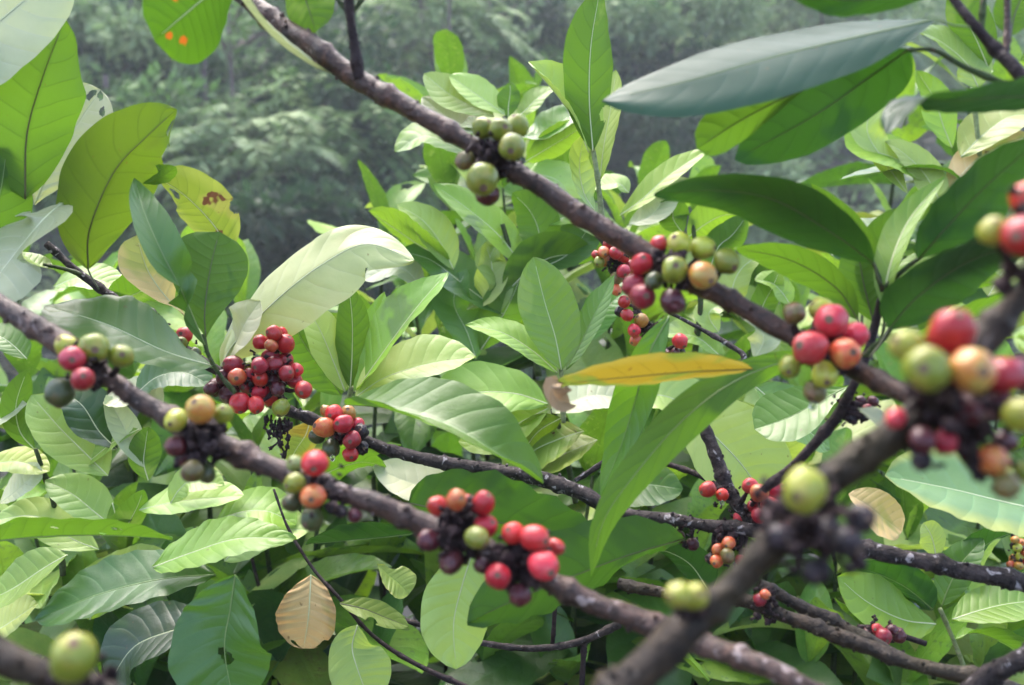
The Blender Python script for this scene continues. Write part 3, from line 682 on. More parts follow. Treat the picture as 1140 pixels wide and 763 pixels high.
cluster(b, C, .845, [(695, 336, 15, 'r', -.008), (698, 351, 15, 'r', -.008), (706, 368, 16, 'r', -.008), (714, 357, 16, 'y', -.008), (708, 379, 14, 'o', -.004), (690, 347, 12, 'b'), (757, 380, 17, 'r', -.006), (758, 393, 12, 'b'), (742, 394, 11, 'm'), (752, 392, 10, 'm')], 10, .005, seed=27)
b = branch('far twig at the right edge with a bunch of tiny pale orange cherries', 1135, 610, .95)
C, rr = wood(b, [(1120, 580, 6, .96), (1132, 605, 6, .955), (1150, 640, 6, .95)], .95, 'twig', n=20)
cluster(b, C, .94, [(1130, 601, 9, 'y'), (1137, 604, 9, 'o'), (1133, 610, 10, 'k'), (1128, 622, 10, 'y'), (1136, 620, 11, 'k'), (1125, 629, 9, 'o'), (1134, 630, 10, 'y'), (1142, 615, 10, 'o'), (1143, 626, 9, 'r')], 8, .004, seed=28)
b = branch('half hidden twig under the lower right leaves with dark red cherries', 988, 706, .60)
C, rr = wood(b, [(955, 698, 7, .61), (985, 702, 8, .61), (1030, 716, 8, .61)], .61, 'twig', n=20)
cluster(b, C, .60, [(968, 706, 17, 'm'), (984, 708, 18, 'c', -.004), (1000, 707, 17, 'm'), (977, 701, 14, 'c'), (993, 702, 14, 'm')], 4, .004, seed=29)
b = branch('thin dark coffee twig behind the lower left leaves, carrying the dried tan leaf', 350, 620, .70)
C, rr = wood(b, [(305, 545, 3, .74), (322, 590, 4, .73), (350, 635, 5, .72), (380, 668, 5, .71), (420, 712, 5, .71), (480, 748, 6, .70), (540, 775, 8, .69), (600, 810, 8, .68)], .7, 'twig', n=80)
leaf(b, .69, [(346, 640), (345, 662, -.006), (343, 690, -.01), (338, 722, -.008)], 66, (30, 10), 'tan', 'rd', nx=-.1, fold=-4, wave=.12, bites=[(.97, .6, .06), (.9, -.9, .06)], label='dried tan leaf hanging')
leaf(b, .68, [(398, 696), (392, 720), (398, 745, -.005), (412, 782, -.005)], 68, (40, 20), 'pl', 'rd', ribm=RIBP, fold=4, label='oval yellow green leaf hanging at the bottom edge')
leaf(b, .70, [(378, 672), (405, 678), (430, 688), (455, 698)], 26, 40, 'yl', 'el', bites=[(.5, .9, .08)])
leaf(b, .72, [(420, 628), (432, 640), (446, 652), (455, 662)], 36, 60, 'yb', 'ob', bites=[(.3, -.9, .15)], rib=False)
b = branch('bare grey twigs crossing low down below the pink red cherries', 600, 700, .72)
wood(b, [(450, 690, 6, .74), (520, 712, 8, .73), (590, 722, 9, .72), (640, 715, 10, .71), (690, 695, 10, .70)], .72, 'dark', n=60)
wood(b, [(618, 640, 6, .71), (617, 680, 6, .71), (615, 722, 6, .72)], .72, 'twig', n=20, name='side_twig')
wood(b, [(650, 715, 7, .71), (648, 750, 7, .71), (646, 790, 7, .71)], .72, 'twig', n=20, name='side_twig')
b = branch('dark crooked twigs behind the hanging narrow leaf right of centre', 690, 480, .72)
wood(b, [(640, 535, 7, .72), (665, 520, 8, .72), (698, 500, 9, .72), (712, 478, 8, .72), (718, 450, 7, .72)], .72, 'dark', n=40)
wood(b, [(698, 500, 8, .72), (740, 515, 7, .71), (790, 535, 8, .69), (825, 570, 8, .67)], .72, 'twig', n=40, name='side_twig')
b = branch('small lichen dotted twig tip with a young leaf above the yellow leaf', 790, 380, .78)
wood(b, [(740, 345, 4, .80), (790, 372, 5, .79), (812, 385, 6, .78), (828, 402, 7, .77), (800, 440, 8, .78), (765, 445, 10, .79)], .78, 'dark', n=50)

# ================================================================== big single leaves whose stems are hidden
def lone(label, *a, **k):
    o = leaf(None, *a, name='coffee_leaf', **k)
    return tag(o, label, 'leaf')
lone('large dark green leaf curving down from the upper right cherries to the centre', .50, [(930, 396, .02), (870, 404, .01), (812, 428, 0), (760, 468, -.005), (712, 522, -.01), (672, 580, -.01), (658, 642, -.005)], 47, (150, 175), 'md', 'la', nx=(.5, -.3), fold=10, wave=.05, ribm=RIB, curl=.1, edge=.1)
lone('yellow coffee leaf lying level with a curled brown tip', .485, [(838, 411), (770, 414, -.004), (700, 420, -.006), (640, 426, -.004), (618, 432)], 37, (118, 112), 'ye', 'el', fold=6, wave=.05, ribm=RIBD)
lone('small curled brown scrap of dead leaf at the yellow leaf tip', .482, [(628, 424), (614, 430, -.008), (622, 446, -.004), (634, 448, .004)], 34, 20, 'br', 'ob', fold=35, wave=.3, rib=False)
lone('narrow green leaf hanging behind the yellow leaf', .56, [(745, 352, .0), (722, 395, -.005), (706, 450, .01), (690, 500, .015), (668, 552, .02)], 48, (35, 60), 'md', 'la', nx=(.6, -.5), fold=18, ribm=RIB)
lone('long arched green leaf with a bluish back just right of the orange cherries', .56, [(385, 450, .03), (440, 456), (500, 474, -.02), (552, 504, -.03), (605, 538, -.02)], 62, (70, 64), 'md', 'el', nx=.1, fold=20, wave=.05, curl=.2, ribm=RIB)
lone('broad dark leaf behind the red cherries at the centre bottom', .60, [(455, 560, .02), (510, 572), (570, 585), (640, 605), (668, 625)], 84, (145, 140), 'd2', 'ov', fold=18, wave=.25, ribm=RIBD)
lone('broad dark leaf under the pink red cherries with a cut off end', .56, [(762, 600, .03), (700, 618), (630, 645, -.01), (565, 672, -.015), (520, 694, -.01)], 78, (140, 145), 'd2', 'el', fold=18, wave=.25, nx=.1, ribm=RIBD)
lone('pale green hanging leaf with yellow tip below the dark maroon cherry', .62, [(528, 610), (515, 650), (505, 695), (508, 745)], 78, (35, 20), 'pl', 'el', nx=-.1, wave=.12, ribm=RIBP)
lone('broad pale leaf facing the lens behind the lichen covered twig', .70, [(760, 455), (800, 490), (835, 530), (862, 585)], 100, (40, 40), 'pl', 'ov', nx=-.2, ribm=RIBP)
lone('grey green leaf left of the forked dark twig', .64, [(945, 430), (915, 445), (878, 465), (840, 478)], 60, (50, 45), 'md', 'ob', nx=.1, ribm=RIB)
lone('long veined leaf with a yellow edge at the right below the orange cherry', .58, [(1200, 575), (1130, 562), (1060, 545), (985, 530)], 82, (58, 52), 'ed', 'el', wave=.1, ribm=RIBP)
lone('small yellow leaf beside the dried black cherries', .60, [(945, 550), (965, 562), (985, 578), (1004, 592)], 44, (45, 45), 'cr', 'rd', rib=False)
lone('oval dark leaf above the dark horizontal stretch at the right', .66, [(1070, 640), (1085, 618), (1105, 602), (1130, 592)], 50, 120, 'dk', 'rd', nx=.2)
lone('tiny blue white leaf scrap between two cherry clumps on the right', .45, [(955, 455), (968, 462), (985, 472)], 18, 60, 'wh', 'ob', rib=False)
lone('long dark leaf pierced with white holes at the left edge', .62, [(-30, 605), (40, 598), (110, 596), (192, 600)], 44, (118, 112), 'md', 'el', bites=[(.58, -.4, .030), (.72, -.5, .018), (.75, .45, .028), (.81, -.1, .018), (.46, .5, .018), (.66, .1, .014)], ribm=RIB)
lone('lime corrugated leaf reaching right from behind the holed leaf', .66, [(170, 632), (215, 615), (265, 600), (330, 600)], 48, (62, 58), 'lt', 'ac', wave=.14, ribm=RIBP)
lone('bluish broad leaf spread below the holed leaf', .66, [(240, 640), (180, 645), (110, 662), (40, 690)], 60, (60, 55), 'gl', 'el', wave=.12, ribm=RIB)
lone('big dark leaf with a ragged hole hanging at the lower left', .62, [(262, 640), (256, 680), (250, 725), (262, 790)], 108, (50, 35), 'gl', 'el', nx=-.25, fold=16, wave=.08, bites=[(.62, -.05, .045), (.56, .06, .03)], ribm=RIB)
lone('pale leaf at the lower left edge below the bluish one', .68, [(-30, 712), (0, 700), (42, 672)], 34, 60, 'pl', 'el')
lone('lime leaf drooping at the left edge under the holed leaf', .67, [(75, 618), (50, 632), (15, 655), (-20, 672)], 40, 55, 'lt', 'el')
lone('broad dull green leaf behind the mottled branch left of the centre', .64, [(475, 592), (430, 598), (385, 602), (340, 606)], 36, (115, 112), 'dk', 'el')
# ================================================================== shoots of the shrubs behind, each leaf its own mesh
def std_leaf(var):
    rn = random.Random(var * 7 + 1)
    droop = [.10, .25, .45, .65, .2, .35, .8, .15][var % 8]
    C = []; n = 24 if var % 4 == 3 else 14
    for i in range(n + 1):
        t = i / n
        a = .22 - droop * 1.5 * t ** 1.3
        C.append((C[-1] + Vector((.05 * math.sin(3 * t + var) / n, math.cos(a) / n, math.sin(a) / n))) if i else Vector((0, 0, 0)))
    tw = rn.uniform(-.7, .7)
    return leaf_mesh(C, lambda t: Vector((math.sin(tw * t), 0, math.cos(tw * t))), [.22, .24, .20, .23, .24, .19, .22, .25][var % 8],
                     ['el', 'ac', 'el', 'ov', 'ob', 'la', 'ac', 'el'][var % 8], fold=rn.uniform(2, 22), wave=rn.uniform(.03, .10), nv=8, nu=9 if var % 4 == 3 else 6, seed=200 + var, edge=.12, curl=rn.uniform(-.25, .35),
                     bites=[(rn.uniform(.2, .95), rn.choice((-1, 1)) * rn.uniform(.6, 1), rn.uniform(.04, .09)) for _ in range(2)] if var % 4 == 3 else ())
STD = [std_leaf(i) for i in range(28)]
for me in STD:
    me.materials.clear(); me.materials.append(LM['md'])

def put_leaf(root, pos, dirv, up, L, mat):
    me = random.choice(STD)
    o = bpy.data.objects.new('leaf', me); COL.objects.link(o)
    o.parent = root; o.matrix_parent_inverse = Matrix.Translation(-Vector(root.location))
    y = dirv.normalized(); z = (up - y * up.dot(y)); z = z.normalized() if z.length > 1e-4 else y.orthogonal().normalized()
    x = y.cross(z)
    M = Matrix((( x.x, y.x, z.x, 0), (x.y, y.y, z.y, 0), (x.z, y.z, z.z, 0), (0, 0, 0, 1)))
    o.matrix_basis = Matrix.Translation(pos) @ M @ Matrix.Diagonal((L * random.uniform(.85, 1.15), L, L, 1))
    o.material_slots[0].link = 'OBJECT'; o.material_slots[0].material = LM[mat]
    return o

def shoot(root, x, y, d, n, L, lean=(0, 0), tone='n', spread=1.0, stem_len=.3, rot=None, mats=None):
    """n pairs of leaves under an apex at photo pixel (x, y) and depth d"""
    apex = at(x, y, d)
    base = apex + Vector((-lean[0] * stem_len, -lean[1] * stem_len + random.uniform(.0, .1), -stem_len))
    C = spline([base, base.lerp(apex, .5) + Vector((random.uniform(-.02, .02), random.uniform(-.02, .02), 0)), apex], 16)
    mb = MB(); mb.tube(C, [.0040 - .0022 * i / 16 for i in range(17)], 7, .1, 90)
    mb.build('stem', BK['green' if tone != 'd' else 'twig'], root)
    r0 = random.uniform(0, 3.14) if rot is None else rot
    for k in range(n):
        t = 1 - k * (.75 / max(1, n)) if n > 1 else 1
        p = C[int(t * 16)]
        ax = (apex - base).normalized()
        size = 1.22 * L * (.55 + .45 * min(1, k / 1.6)) * random.uniform(.85, 1.15)
        open_ = R(26 + 34 * min(k, 2.3) * spread)
        for s_ in (0, 1):
            az = r0 + k * math.pi / 2 + s_ * math.pi + random.uniform(-.25, .25)
            side = Vector((math.cos(az), math.sin(az), 0)); side = (side - ax * side.dot(ax)).normalized()
            dv = (ax * math.cos(open_) + side * math.sin(open_)).normalized()
            dv = (dv + Vector((random.uniform(-.15, .15), random.uniform(-.15, .15), random.uniform(-.15, .1)))).normalized()
            up = (Vector((0, 0, 1)) * .9 + ax * .5 - side * .15 + Vector((random.uniform(-.35, .35), random.uniform(-.35, .2), 0)))
            if mats: m = random.choice(mats)
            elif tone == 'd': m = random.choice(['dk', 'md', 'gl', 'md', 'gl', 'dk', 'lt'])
            elif k == 0: m = random.choice(['lm', 'lt', 'lm'])
            elif k == 1: m = random.choice(['lt', 'md', 'lm', 'lt', 'pl', 'pl'])
            else: m = random.choice(['md', 'lt', 'd2', 'gl', 'pl', 'd2', 'lt', 'lm', 'md', 'yb' if random.random() < .35 else 'md'])
            put_leaf(root, p, dv, up, size, m)

def shrub(label, x, y, d, shoots, name='coffee_shrub', cat='shrub', group=None, **kw):
    root = thing(name, label, cat, at(x, y, d), group)
    for s_ in shoots:
        k2 = dict(kw); a = s_
        if isinstance(s_[-1], dict): k2.update(s_[-1]); a = s_[:-1]
        shoot(root, *a, **k2)
    return root

# ---- shoots one can make out one by one, with leaves laid as the photo shows them
s = branch('pale shoot with pink nodes and three upright leaves at the top centre', 662, 200, .74, 'coffee_shoot', 'shoot')
wood(s, [(672, 262, 8, .75), (668, 225, 8, .745), (664, 192, 8, .74), (660, 165, 6, .74)], .74, 'pale', n=24)
leaf(s, .735, [(660, 168), (656, 110, -.005), (658, 50, -.01), (668, -12, -.005)], 56, 140, 'lm', 'el', nx=-.25, fold=10, bites=[(.22, -.85, .05)], ribm=RIBP, label='upright lime leaf with a pale midrib')
leaf(s, .74, [(656, 170), (640, 135), (615, 100), (588, 70)], 62, (60, 50), 'pl', 'la', nx=.5, fold=34, ribm=RIBP, label='pale folded leaf')
leaf(s, .755, [(668, 200), (672, 165), (680, 120), (686, 78)], 34, 60, 'pl', 'el', nx=-.6, ribm=RIBP)
leaf(s, .76, [(662, 235), (650, 215), (645, 185), (650, 150)], 30, 60, 'pl', 'el', nx=.6)

s = branch('lime shoot of upright young leaves beside the broad whitish leaf', 390, 440, .74, 'coffee_shoot', 'shoot')
wood(s, [(384, 480, 8, .76), (386, 455, 8, .75), (392, 430, 7, .745)], .745, 'pale', n=20)
leaf(s, .74, [(390, 432), (392, 395), (392, 355), (388, 318)], 40, 145, 'lm', 'el', fold=14, ribm=RIBP)
leaf(s, .74, [(384, 436), (372, 405), (355, 365), (335, 335)], 42, 40, 'pl', 'el', nx=.3, ribm=RIBP)
leaf(s, .75, [(394, 434), (408, 400), (420, 360), (428, 325)], 36, 50, 'lt', 'la', nx=-.4)
leaf(s, .73, [(396, 436), (425, 395, -.01), (462, 345, -.015), (498, 303, -.01)], 44, (60, 55), 'lt', 'la', nx=-.5, fold=20, ribm=RIBP)
leaf(s, .72, [(396, 442), (430, 420), (480, 405), (530, 398)], 48, (58, 60), 'pl', 'el', fold=14, ribm=RIBP)
leaf(s, .75, [(380, 440), (362, 415), (340, 385), (318, 345)], 66, 150, 'md', 'el')
s = branch('lime shoot with an oval upright leaf at the centre', 622, 412, .76, 'coffee_shoot', 'shoot')
wood(s, [(628, 470, 6, .77), (626, 440, 6, .765), (624, 408, 6, .76)], .76, 'pale', n=16)
leaf(s, .755, [(625, 412), (618, 375), (606, 335), (594, 286)], 66, 40, 'lm', 'el', fold=10, nx=.1, ribm=RIBP, label='oval upright lime leaf')
leaf(s, .76, [(620, 415), (592, 390), (558, 370), (518, 362)], 30, 62, 'lt', 'la', ribm=RIBP)
leaf(s, .77, [(630, 412), (645, 385), (662, 350), (684, 306)], 28, 40, 'md', 'la', nx=-.5)
s = branch('shoot of four green leaves on a pale stalk near the bottom right', 1045, 680, .64, 'coffee_shoot', 'shoot')
wood(s, [(1078, 755, 6, .65), (1062, 715, 6, .645), (1046, 678, 6, .64)], .64, 'pale', n=16)
leaf(s, .63, [(1042, 695), (1005, 690), (965, 670), (932, 642)], 58, (45, 45), 'lt', 'el', nx=-.1, ribm=RIBP, edge=.09)
leaf(s, .65, [(1038, 678), (1010, 655), (980, 640), (945, 628)], 34, 115, 'dk', 'el')
leaf(s, .63, [(1060, 690), (1090, 680), (1125, 672), (1170, 668)], 46, (66, 60), 'lt', 'el', ribm=RIBP)
leaf(s, .65, [(1048, 675), (1058, 650), (1072, 625), (1095, 600)], 40, 60, 'md', 'el', nx=.3)
leaf(s, .66, [(1042, 620), (1040, 608), (1036, 595), (1028, 582)], 30, 45, 'pl', 'rd')
leaf(s, .66, [(1064, 712), (1085, 705), (1115, 715), (1150, 735)], 34, 110, 'md', 'el')

# right edge shrub behind the dark leaves
s = branch('bright pale shrub shoot in the gap under the dark curled leaf, upper right', 1040, 180, .95, 'coffee_shoot', 'shoot')
wood(s, [(1105, 300, 8, .96), (1095, 220, 7, .955), (1085, 120, 6, .95)], .95, 'pale', n=24)
for pts, w, n_, m_, kw in [
    ([(1010, 215), (985, 180), (965, 140), (990, 85)], 34, 50, 'pl', {}),
    ([(1030, 200), (1000, 178), (965, 165), (940, 140)], 34, 55, 'lt', {}),
    ([(1052, 235), (1030, 195), (1005, 170), (985, 158)], 32, 50, 'pl', {}),
    ([(1075, 205), (1050, 190), (1010, 188), (935, 200)], 18, 80, 'gl', {}),
    ([(1055, 215), (1080, 185), (1110, 165), (1150, 150)], 40, 50, 'cr', {}),
    ([(1070, 175), (1095, 150), (1125, 130), (1160, 128)], 48, 55, 'pl', {}),
    ([(1060, 165), (1050, 140), (1040, 110), (1020, 78)], 36, 55, 'lt', {}),
    ([(1090, 100), (1075, 70), (1045, 45), (1020, 35)], 34, 60, 'pl', {}),
    ([(1100, 75), (1085, 40), (1072, 15), (1060, -15)], 44, 140, 'lm', {}),
    ([(1050, 245), (1062, 225), (1080, 210), (1110, 205)], 36, 55, 'md', {}),
    ([(1010, 260), (985, 255), (955, 262), (925, 285)], 26, 70, 'md', {}),
    ([(1090, 320), (1060, 300), (1030, 300), (1000, 330)], 30, 60, 'lt', {}),
    ([(1100, 330), (1120, 300), (1140, 290), (1165, 285)], 46, 60, 'pl', {}),
    ([(1085, 290), (1060, 265), (1040, 262), (1012, 268)], 30, 60, 'gl', {}),
    ]:
    leaf(s, .95, pts, w, n_, m_, ribm=RIBP, **kw)

s = branch('pale shoot top behind the upper green cherries', 530, 110, 1.0, 'coffee_shoot', 'shoot')
wood(s, [(598, 260, 8, 1.02), (580, 190, 8, 1.01), (562, 130, 6, 1.0)], 1.0, 'green', n=24)
for pts, w, n_, m_ in [
    ([(550, 130), (525, 118), (500, 105), (472, 82)], 36, 50, 'pl'), ([(548, 140), (520, 140), (495, 128), (470, 108)], 34, 55, 'wh'),
    ([(562, 128), (540, 112), (520, 98), (500, 84)], 30, 50, 'pl'), ([(566, 130), (566, 118), (568, 104), (568, 92)], 26, 140, 'md'),
    ([(575, 132), (588, 120), (600, 108), (618, 98)], 22, 60, 'lt'), ([(530, 178), (500, 160), (470, 152), (440, 170)], 34, 62, 'lt'),
    ([(575, 150), (600, 150), (625, 135), (650, 120)], 30, 60, 'md'), ([(585, 180), (610, 165), (635, 150), (652, 138)], 34, 130, 'lt'),
    ([(570, 200), (600, 195), (625, 205), (640, 235)], 40, 55, 'pl'), ([(545, 150), (530, 140), (515, 138), (500, 140)], 22, 60, 'md')]:
    leaf(s, 1.0, pts, w, n_, m_, ribm=RIBP)
s = branch('pale green shoot behind the long branch left of the pink noded shoot', 520, 260, .98, 'coffee_shoot', 'shoot')
wood(s, [(600, 420, 8, 1.0), (585, 340, 8, .99), (560, 250, 6, .98)], 1.0, 'green', n=24)
for pts, w, n_, m_ in [
    ([(585, 300), (555, 262), (520, 232), (482, 205)], 36, 60, 'lt'), ([(590, 290), (600, 262), (590, 235), (570, 215)], 50, 140, 'md'),
    ([(500, 290), (470, 275), (440, 255), (410, 235)], 42, 110, 'lt'), ([(505, 300), (490, 270), (470, 245), (442, 228)], 40, 50, 'pl'),
    ([(560, 350), (520, 320), (480, 290), (445, 280)], 46, 58, 'gl'), ([(560, 330), (590, 300), (620, 285), (665, 285)], 48, 130, 'md'),
    ([(600, 300), (630, 285), (650, 262), (660, 240)], 46, 55, 'gl'), ([(610, 250), (640, 240), (670, 255), (695, 262)], 34, 55, 'lt'),
    ([(530, 400), (520, 370), (505, 335), (520, 300)], 46, 60, 'gl'), ([(535, 390), (555, 360), (575, 320), (580, 290)], 50, 140, 'md'),
    ([(470, 320), (450, 300), (430, 300), (405, 312)], 30, 60, 'wh'), ([(655, 380), (670, 350), (690, 330), (712, 325)], 40, 60, 'md'),
    ([(520, 345), (540, 330), (548, 300), (540, 270)], 36, 55, 'pl'), ([(555, 350), (558, 320), (545, 290), (560, 262)], 28, 55, 'pl')]:
    leaf(s, .98, pts, w, n_, m_, ribm=RIBP)
s = branch('light shoot between the upper green cherries and the long dark leaf', 740, 240, .95, 'coffee_shoot', 'shoot')
wood(s, [(770, 420, 8, .96), (780, 330, 7, .95), (770, 240, 6, .95)], .95, 'green', n=24)
for pts, w, n_, m_ in [
    ([(690, 240), (715, 222), (745, 195), (790, 165)], 26, 55, 'lt'), ([(700, 250), (725, 240), (745, 215), (768, 200)], 40, 50, 'wh'),
    ([(700, 215), (690, 205), (680, 205), (655, 210)], 24, 60, 'pl'), ([(760, 260), (750, 245), (748, 235), (735, 225)], 36, 140, 'lm'),
    ([(765, 265), (785, 250), (805, 240), (830, 238)], 46, 140, 'lt'), ([(790, 300), (800, 275), (815, 262), (832, 240)], 34, 140, 'lm'),
    ([(820, 350), (815, 325), (825, 300), (850, 280)], 36, 55, 'pl'), ([(850, 370), (848, 345), (860, 320), (868, 300)], 30, 140, 'lm'),
    ([(880, 340), (870, 325), (858, 315), (840, 312)], 28, 60, 'lt'), ([(800, 395), (780, 378), (760, 372), (735, 372)], 26, 60, 'lt'),
    ([(800, 370), (790, 355), (792, 345), (812, 335)], 34, 50, 'pl'), ([(840, 400), (850, 380), (845, 362), (825, 352)], 36, 60, 'wh')]:
    leaf(s, .95, pts, w, n_, m_, ribm=RIBP)
s = branch('broad pale leaves with clear veins in the centre below the oval upright leaf', 540, 450, .84, 'coffee_shoot', 'shoot')
wood(s, [(640, 560, 8, .86), (630, 500, 8, .85), (615, 455, 7, .85)], .85, 'green', n=24)
for pts, w, n_, m_ in [
    ([(610, 450), (570, 438), (520, 440), (470, 470)], 60, 48, 'lt'), ([(610, 455), (580, 470), (545, 490), (510, 492)], 50, 48, 'lt'),
    ([(650, 480), (620, 490), (590, 505), (565, 535)], 52, 55, 'yb'), ([(665, 490), (630, 505), (610, 515), (575, 525)], 40, 70, 'yb'),
    ([(615, 460), (630, 450), (660, 440), (700, 445)], 46, 55, 'wh'), ([(625, 465), (600, 480), (585, 500), (580, 520)], 40, 140, 'yl'),
    ([(660, 560), (690, 545), (720, 540), (760, 545)], 60, 50, 'md'), ([(700, 450), (730, 440), (760, 450), (790, 480)], 60, 50, 'pl'),
    ([(520, 560), (480, 545), (450, 535), (415, 520)], 46, 50, 'wh'), ([(500, 540), (490, 560), (470, 575), (440, 580)], 40, 55, 'yb'),
    ([(345, 470), (340, 485), (330, 500), (322, 515)], 40, 140, 'ye'), ([(345, 560), (360, 530), (400, 515), (430, 520)], 46, 120, 'md'),
    ([(840, 430), (870, 455), (900, 480), (925, 500)], 60, 60, 'md'), ([(790, 660), (770, 630), (745, 615), (720, 610)], 60, 120, 'dk')]:
    leaf(s, .84, pts, w, n_, m_, ribm=RIBP)
s = branch('cluster of pale and lime leaves under the left long branch', 100, 490, .80, 'coffee_shoot', 'shoot')
wood(s, [(70, 640, 8, .82), (60, 560, 8, .81), (40, 500, 6, .80)], .8, 'green', n=24)
for pts, w, n_, m_ in [
    ([(38, 500), (22, 480), (18, 450), (30, 412)], 34, 140, 'lm'), ([(120, 530), (95, 505), (65, 475), (35, 440)], 66, 50, 'pl'),
    ([(130, 500), (110, 480), (90, 450), (60, 432)], 56, 60, 'dk'), ([(165, 535), (160, 515), (162, 495), (165, 475)], 36, 140, 'lm'),
    ([(155, 478), (130, 490), (110, 505), (92, 520)], 16, 60, 'lm'), ([(160, 520), (145, 490), (130, 460), (118, 440)], 32, 50, 'wh'),
    ([(130, 590), (105, 570), (80, 550), (50, 535)], 48, 48, 'pl'), ([(125, 560), (135, 590), (150, 570), (160, 545)], 40, 130, 'lm'),
    ([(155, 568), (190, 560), (230, 555), (272, 552)], 36, 60, 'pl'), ([(0, 560), (20, 545), (35, 530), (42, 515)], 40, 60, 'wh'),
    ([(-20, 520), (5, 515), (25, 515), (55, 525)], 30, 60, 'pl'), ([(250, 625), (270, 605), (300, 590), (345, 590)], 52, 48, 'pl'),
    ([(240, 580), (270, 570), (300, 570), (330, 585)], 50, 60, 'lt'), ([(110, 612), (80, 600), (40, 575), (-10, 580)], 46, 50, 'pl'),
    ([(100, 690), (110, 655), (150, 640), (190, 620)], 60, 50, 'lt'), ([(30, 450), (10, 460), (-10, 470), (-30, 480)], 40, 55, 'wh'),
    ([(230, 690), (200, 700), (150, 720), (120, 763)], 60, 62, 'dk'), ([(190, 560), (200, 545), (215, 535), (250, 540)], 30, 50, 'pl'),
    ([(150, 440), (175, 420), (205, 415), (235, 430)], 40, 58, 'gl'), ([(180, 455), (160, 440), (140, 442), (115, 448)], 30, 58, 'wh'),
    ([(120, 345), (145, 330), (175, 320), (205, 330)], 44, 120, 'lm'), ([(60, 320), (85, 310), (110, 312), (140, 325)], 30, 60, 'pl'),
    ([(30, 400), (15, 385), (0, 375), (-25, 370)], 34, 60, 'md')]:
    leaf(s, .80, pts, w, n_, m_, ribm=RIBP)

# ---- denser shrubs further back
shrub('mid green coffee shrub behind the dark twig tip at far left', 60, 430, 1.15, [(20, 330, 1.2, 4, .15), (110, 350, 1.25, 4, .15), (30, 430, 1.1, 4, .15), (140, 440, 1.15, 4, .15), (80, 510, 1.05, 4, .15), (-20, 500, 1.1, 4, .15)])
shrub('coffee shrub filling the gap behind the long red cherry spray', 250, 430, 1.2, [(200, 330, 1.3, 4, .16), (270, 350, 1.25, 4, .15), (230, 440, 1.1, 4, .15), (330, 420, 1.2, 4, .16), (360, 500, 1.05, 4, .15), (280, 520, 1.05, 4, .15)])
shrub('bright leafy coffee shrub right of the broad whitish leaf', 470, 330, 1.25, [(430, 262, 1.3, 4, .15), (500, 225, 1.35, 4, .15), (460, 330, 1.2, 5, .16), (540, 330, 1.2, 4, .15), (420, 400, 1.1, 4, .15), (510, 420, 1.1, 4, .15)])
shrub('tall bright coffee shrub behind the upper green cherries', 580, 200, 1.35, [(505, 110, 1.4, 4, .14), (590, 140, 1.45, 4, .15), (560, 210, 1.3, 4, .15), (640, 220, 1.35, 4, .15), (600, 290, 1.25, 4, .16), (690, 270, 1.3, 4, .15)])
shrub('coffee shrub behind the far bunch of small orange and red cherries', 720, 330, 1.3, [(720, 230, 1.5, 4, .15), (780, 250, 1.4, 4, .15), (680, 330, 1.2, 4, .15), (760, 350, 1.25, 4, .15), (840, 330, 1.4, 4, .15), (700, 420, 1.1, 4, .15), (800, 430, 1.2, 4, .15)])
shrub('pale coffee shrub behind the two dark leaves at the right edge', 1080, 200, 1.45, [(1010, 120, 1.5, 4, .15), (1080, 60, 1.5, 4, .15), (1130, 100, 1.45, 4, .15), (1070, 200, 1.4, 4, .15), (1140, 220, 1.4, 4, .15), (1000, 280, 1.4, 4, .15), (1100, 330, 1.2, 4, .15)])
shrub('coffee shrub behind the forked dark twig', 930, 400, 1.2, [(880, 370, 1.3, 4, .15), (960, 350, 1.3, 4, .15), (1040, 390, 1.2, 4, .15), (900, 470, 1.1, 4, .15), (1010, 480, 1.1, 4, .16), (1110, 460, 1.1, 4, .15), (860, 560, 1.1, 4, .15)])
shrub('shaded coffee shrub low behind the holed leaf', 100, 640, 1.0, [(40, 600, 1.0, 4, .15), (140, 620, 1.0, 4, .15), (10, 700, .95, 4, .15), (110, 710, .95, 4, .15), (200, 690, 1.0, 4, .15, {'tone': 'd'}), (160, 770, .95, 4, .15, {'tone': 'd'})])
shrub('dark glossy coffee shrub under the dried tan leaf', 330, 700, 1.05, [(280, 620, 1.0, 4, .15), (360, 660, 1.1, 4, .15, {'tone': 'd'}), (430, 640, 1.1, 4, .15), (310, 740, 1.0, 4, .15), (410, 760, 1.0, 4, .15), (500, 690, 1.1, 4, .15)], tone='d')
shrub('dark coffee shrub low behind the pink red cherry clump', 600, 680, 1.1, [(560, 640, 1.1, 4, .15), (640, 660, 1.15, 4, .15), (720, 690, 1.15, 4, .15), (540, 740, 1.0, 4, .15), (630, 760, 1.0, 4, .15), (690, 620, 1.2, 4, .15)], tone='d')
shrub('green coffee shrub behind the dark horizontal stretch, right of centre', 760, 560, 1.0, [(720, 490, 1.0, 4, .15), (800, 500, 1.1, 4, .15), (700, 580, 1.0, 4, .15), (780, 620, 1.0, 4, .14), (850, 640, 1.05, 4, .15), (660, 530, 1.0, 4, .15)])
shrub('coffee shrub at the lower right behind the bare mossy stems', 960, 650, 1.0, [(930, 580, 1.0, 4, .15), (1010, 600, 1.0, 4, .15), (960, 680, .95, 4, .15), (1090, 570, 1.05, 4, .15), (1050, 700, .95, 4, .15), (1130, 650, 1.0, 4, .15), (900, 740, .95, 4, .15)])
shrub('dim coffee shrub along the bottom edge left of the thick branch', 800, 740, 1.0, [(780, 720, 1.0, 4, .15), (850, 740, 1.0, 4, .15), (1000, 770, .9, 4, .15), (1090, 760, .9, 4, .15), (740, 770, 1.0, 4, .15)], tone='d')
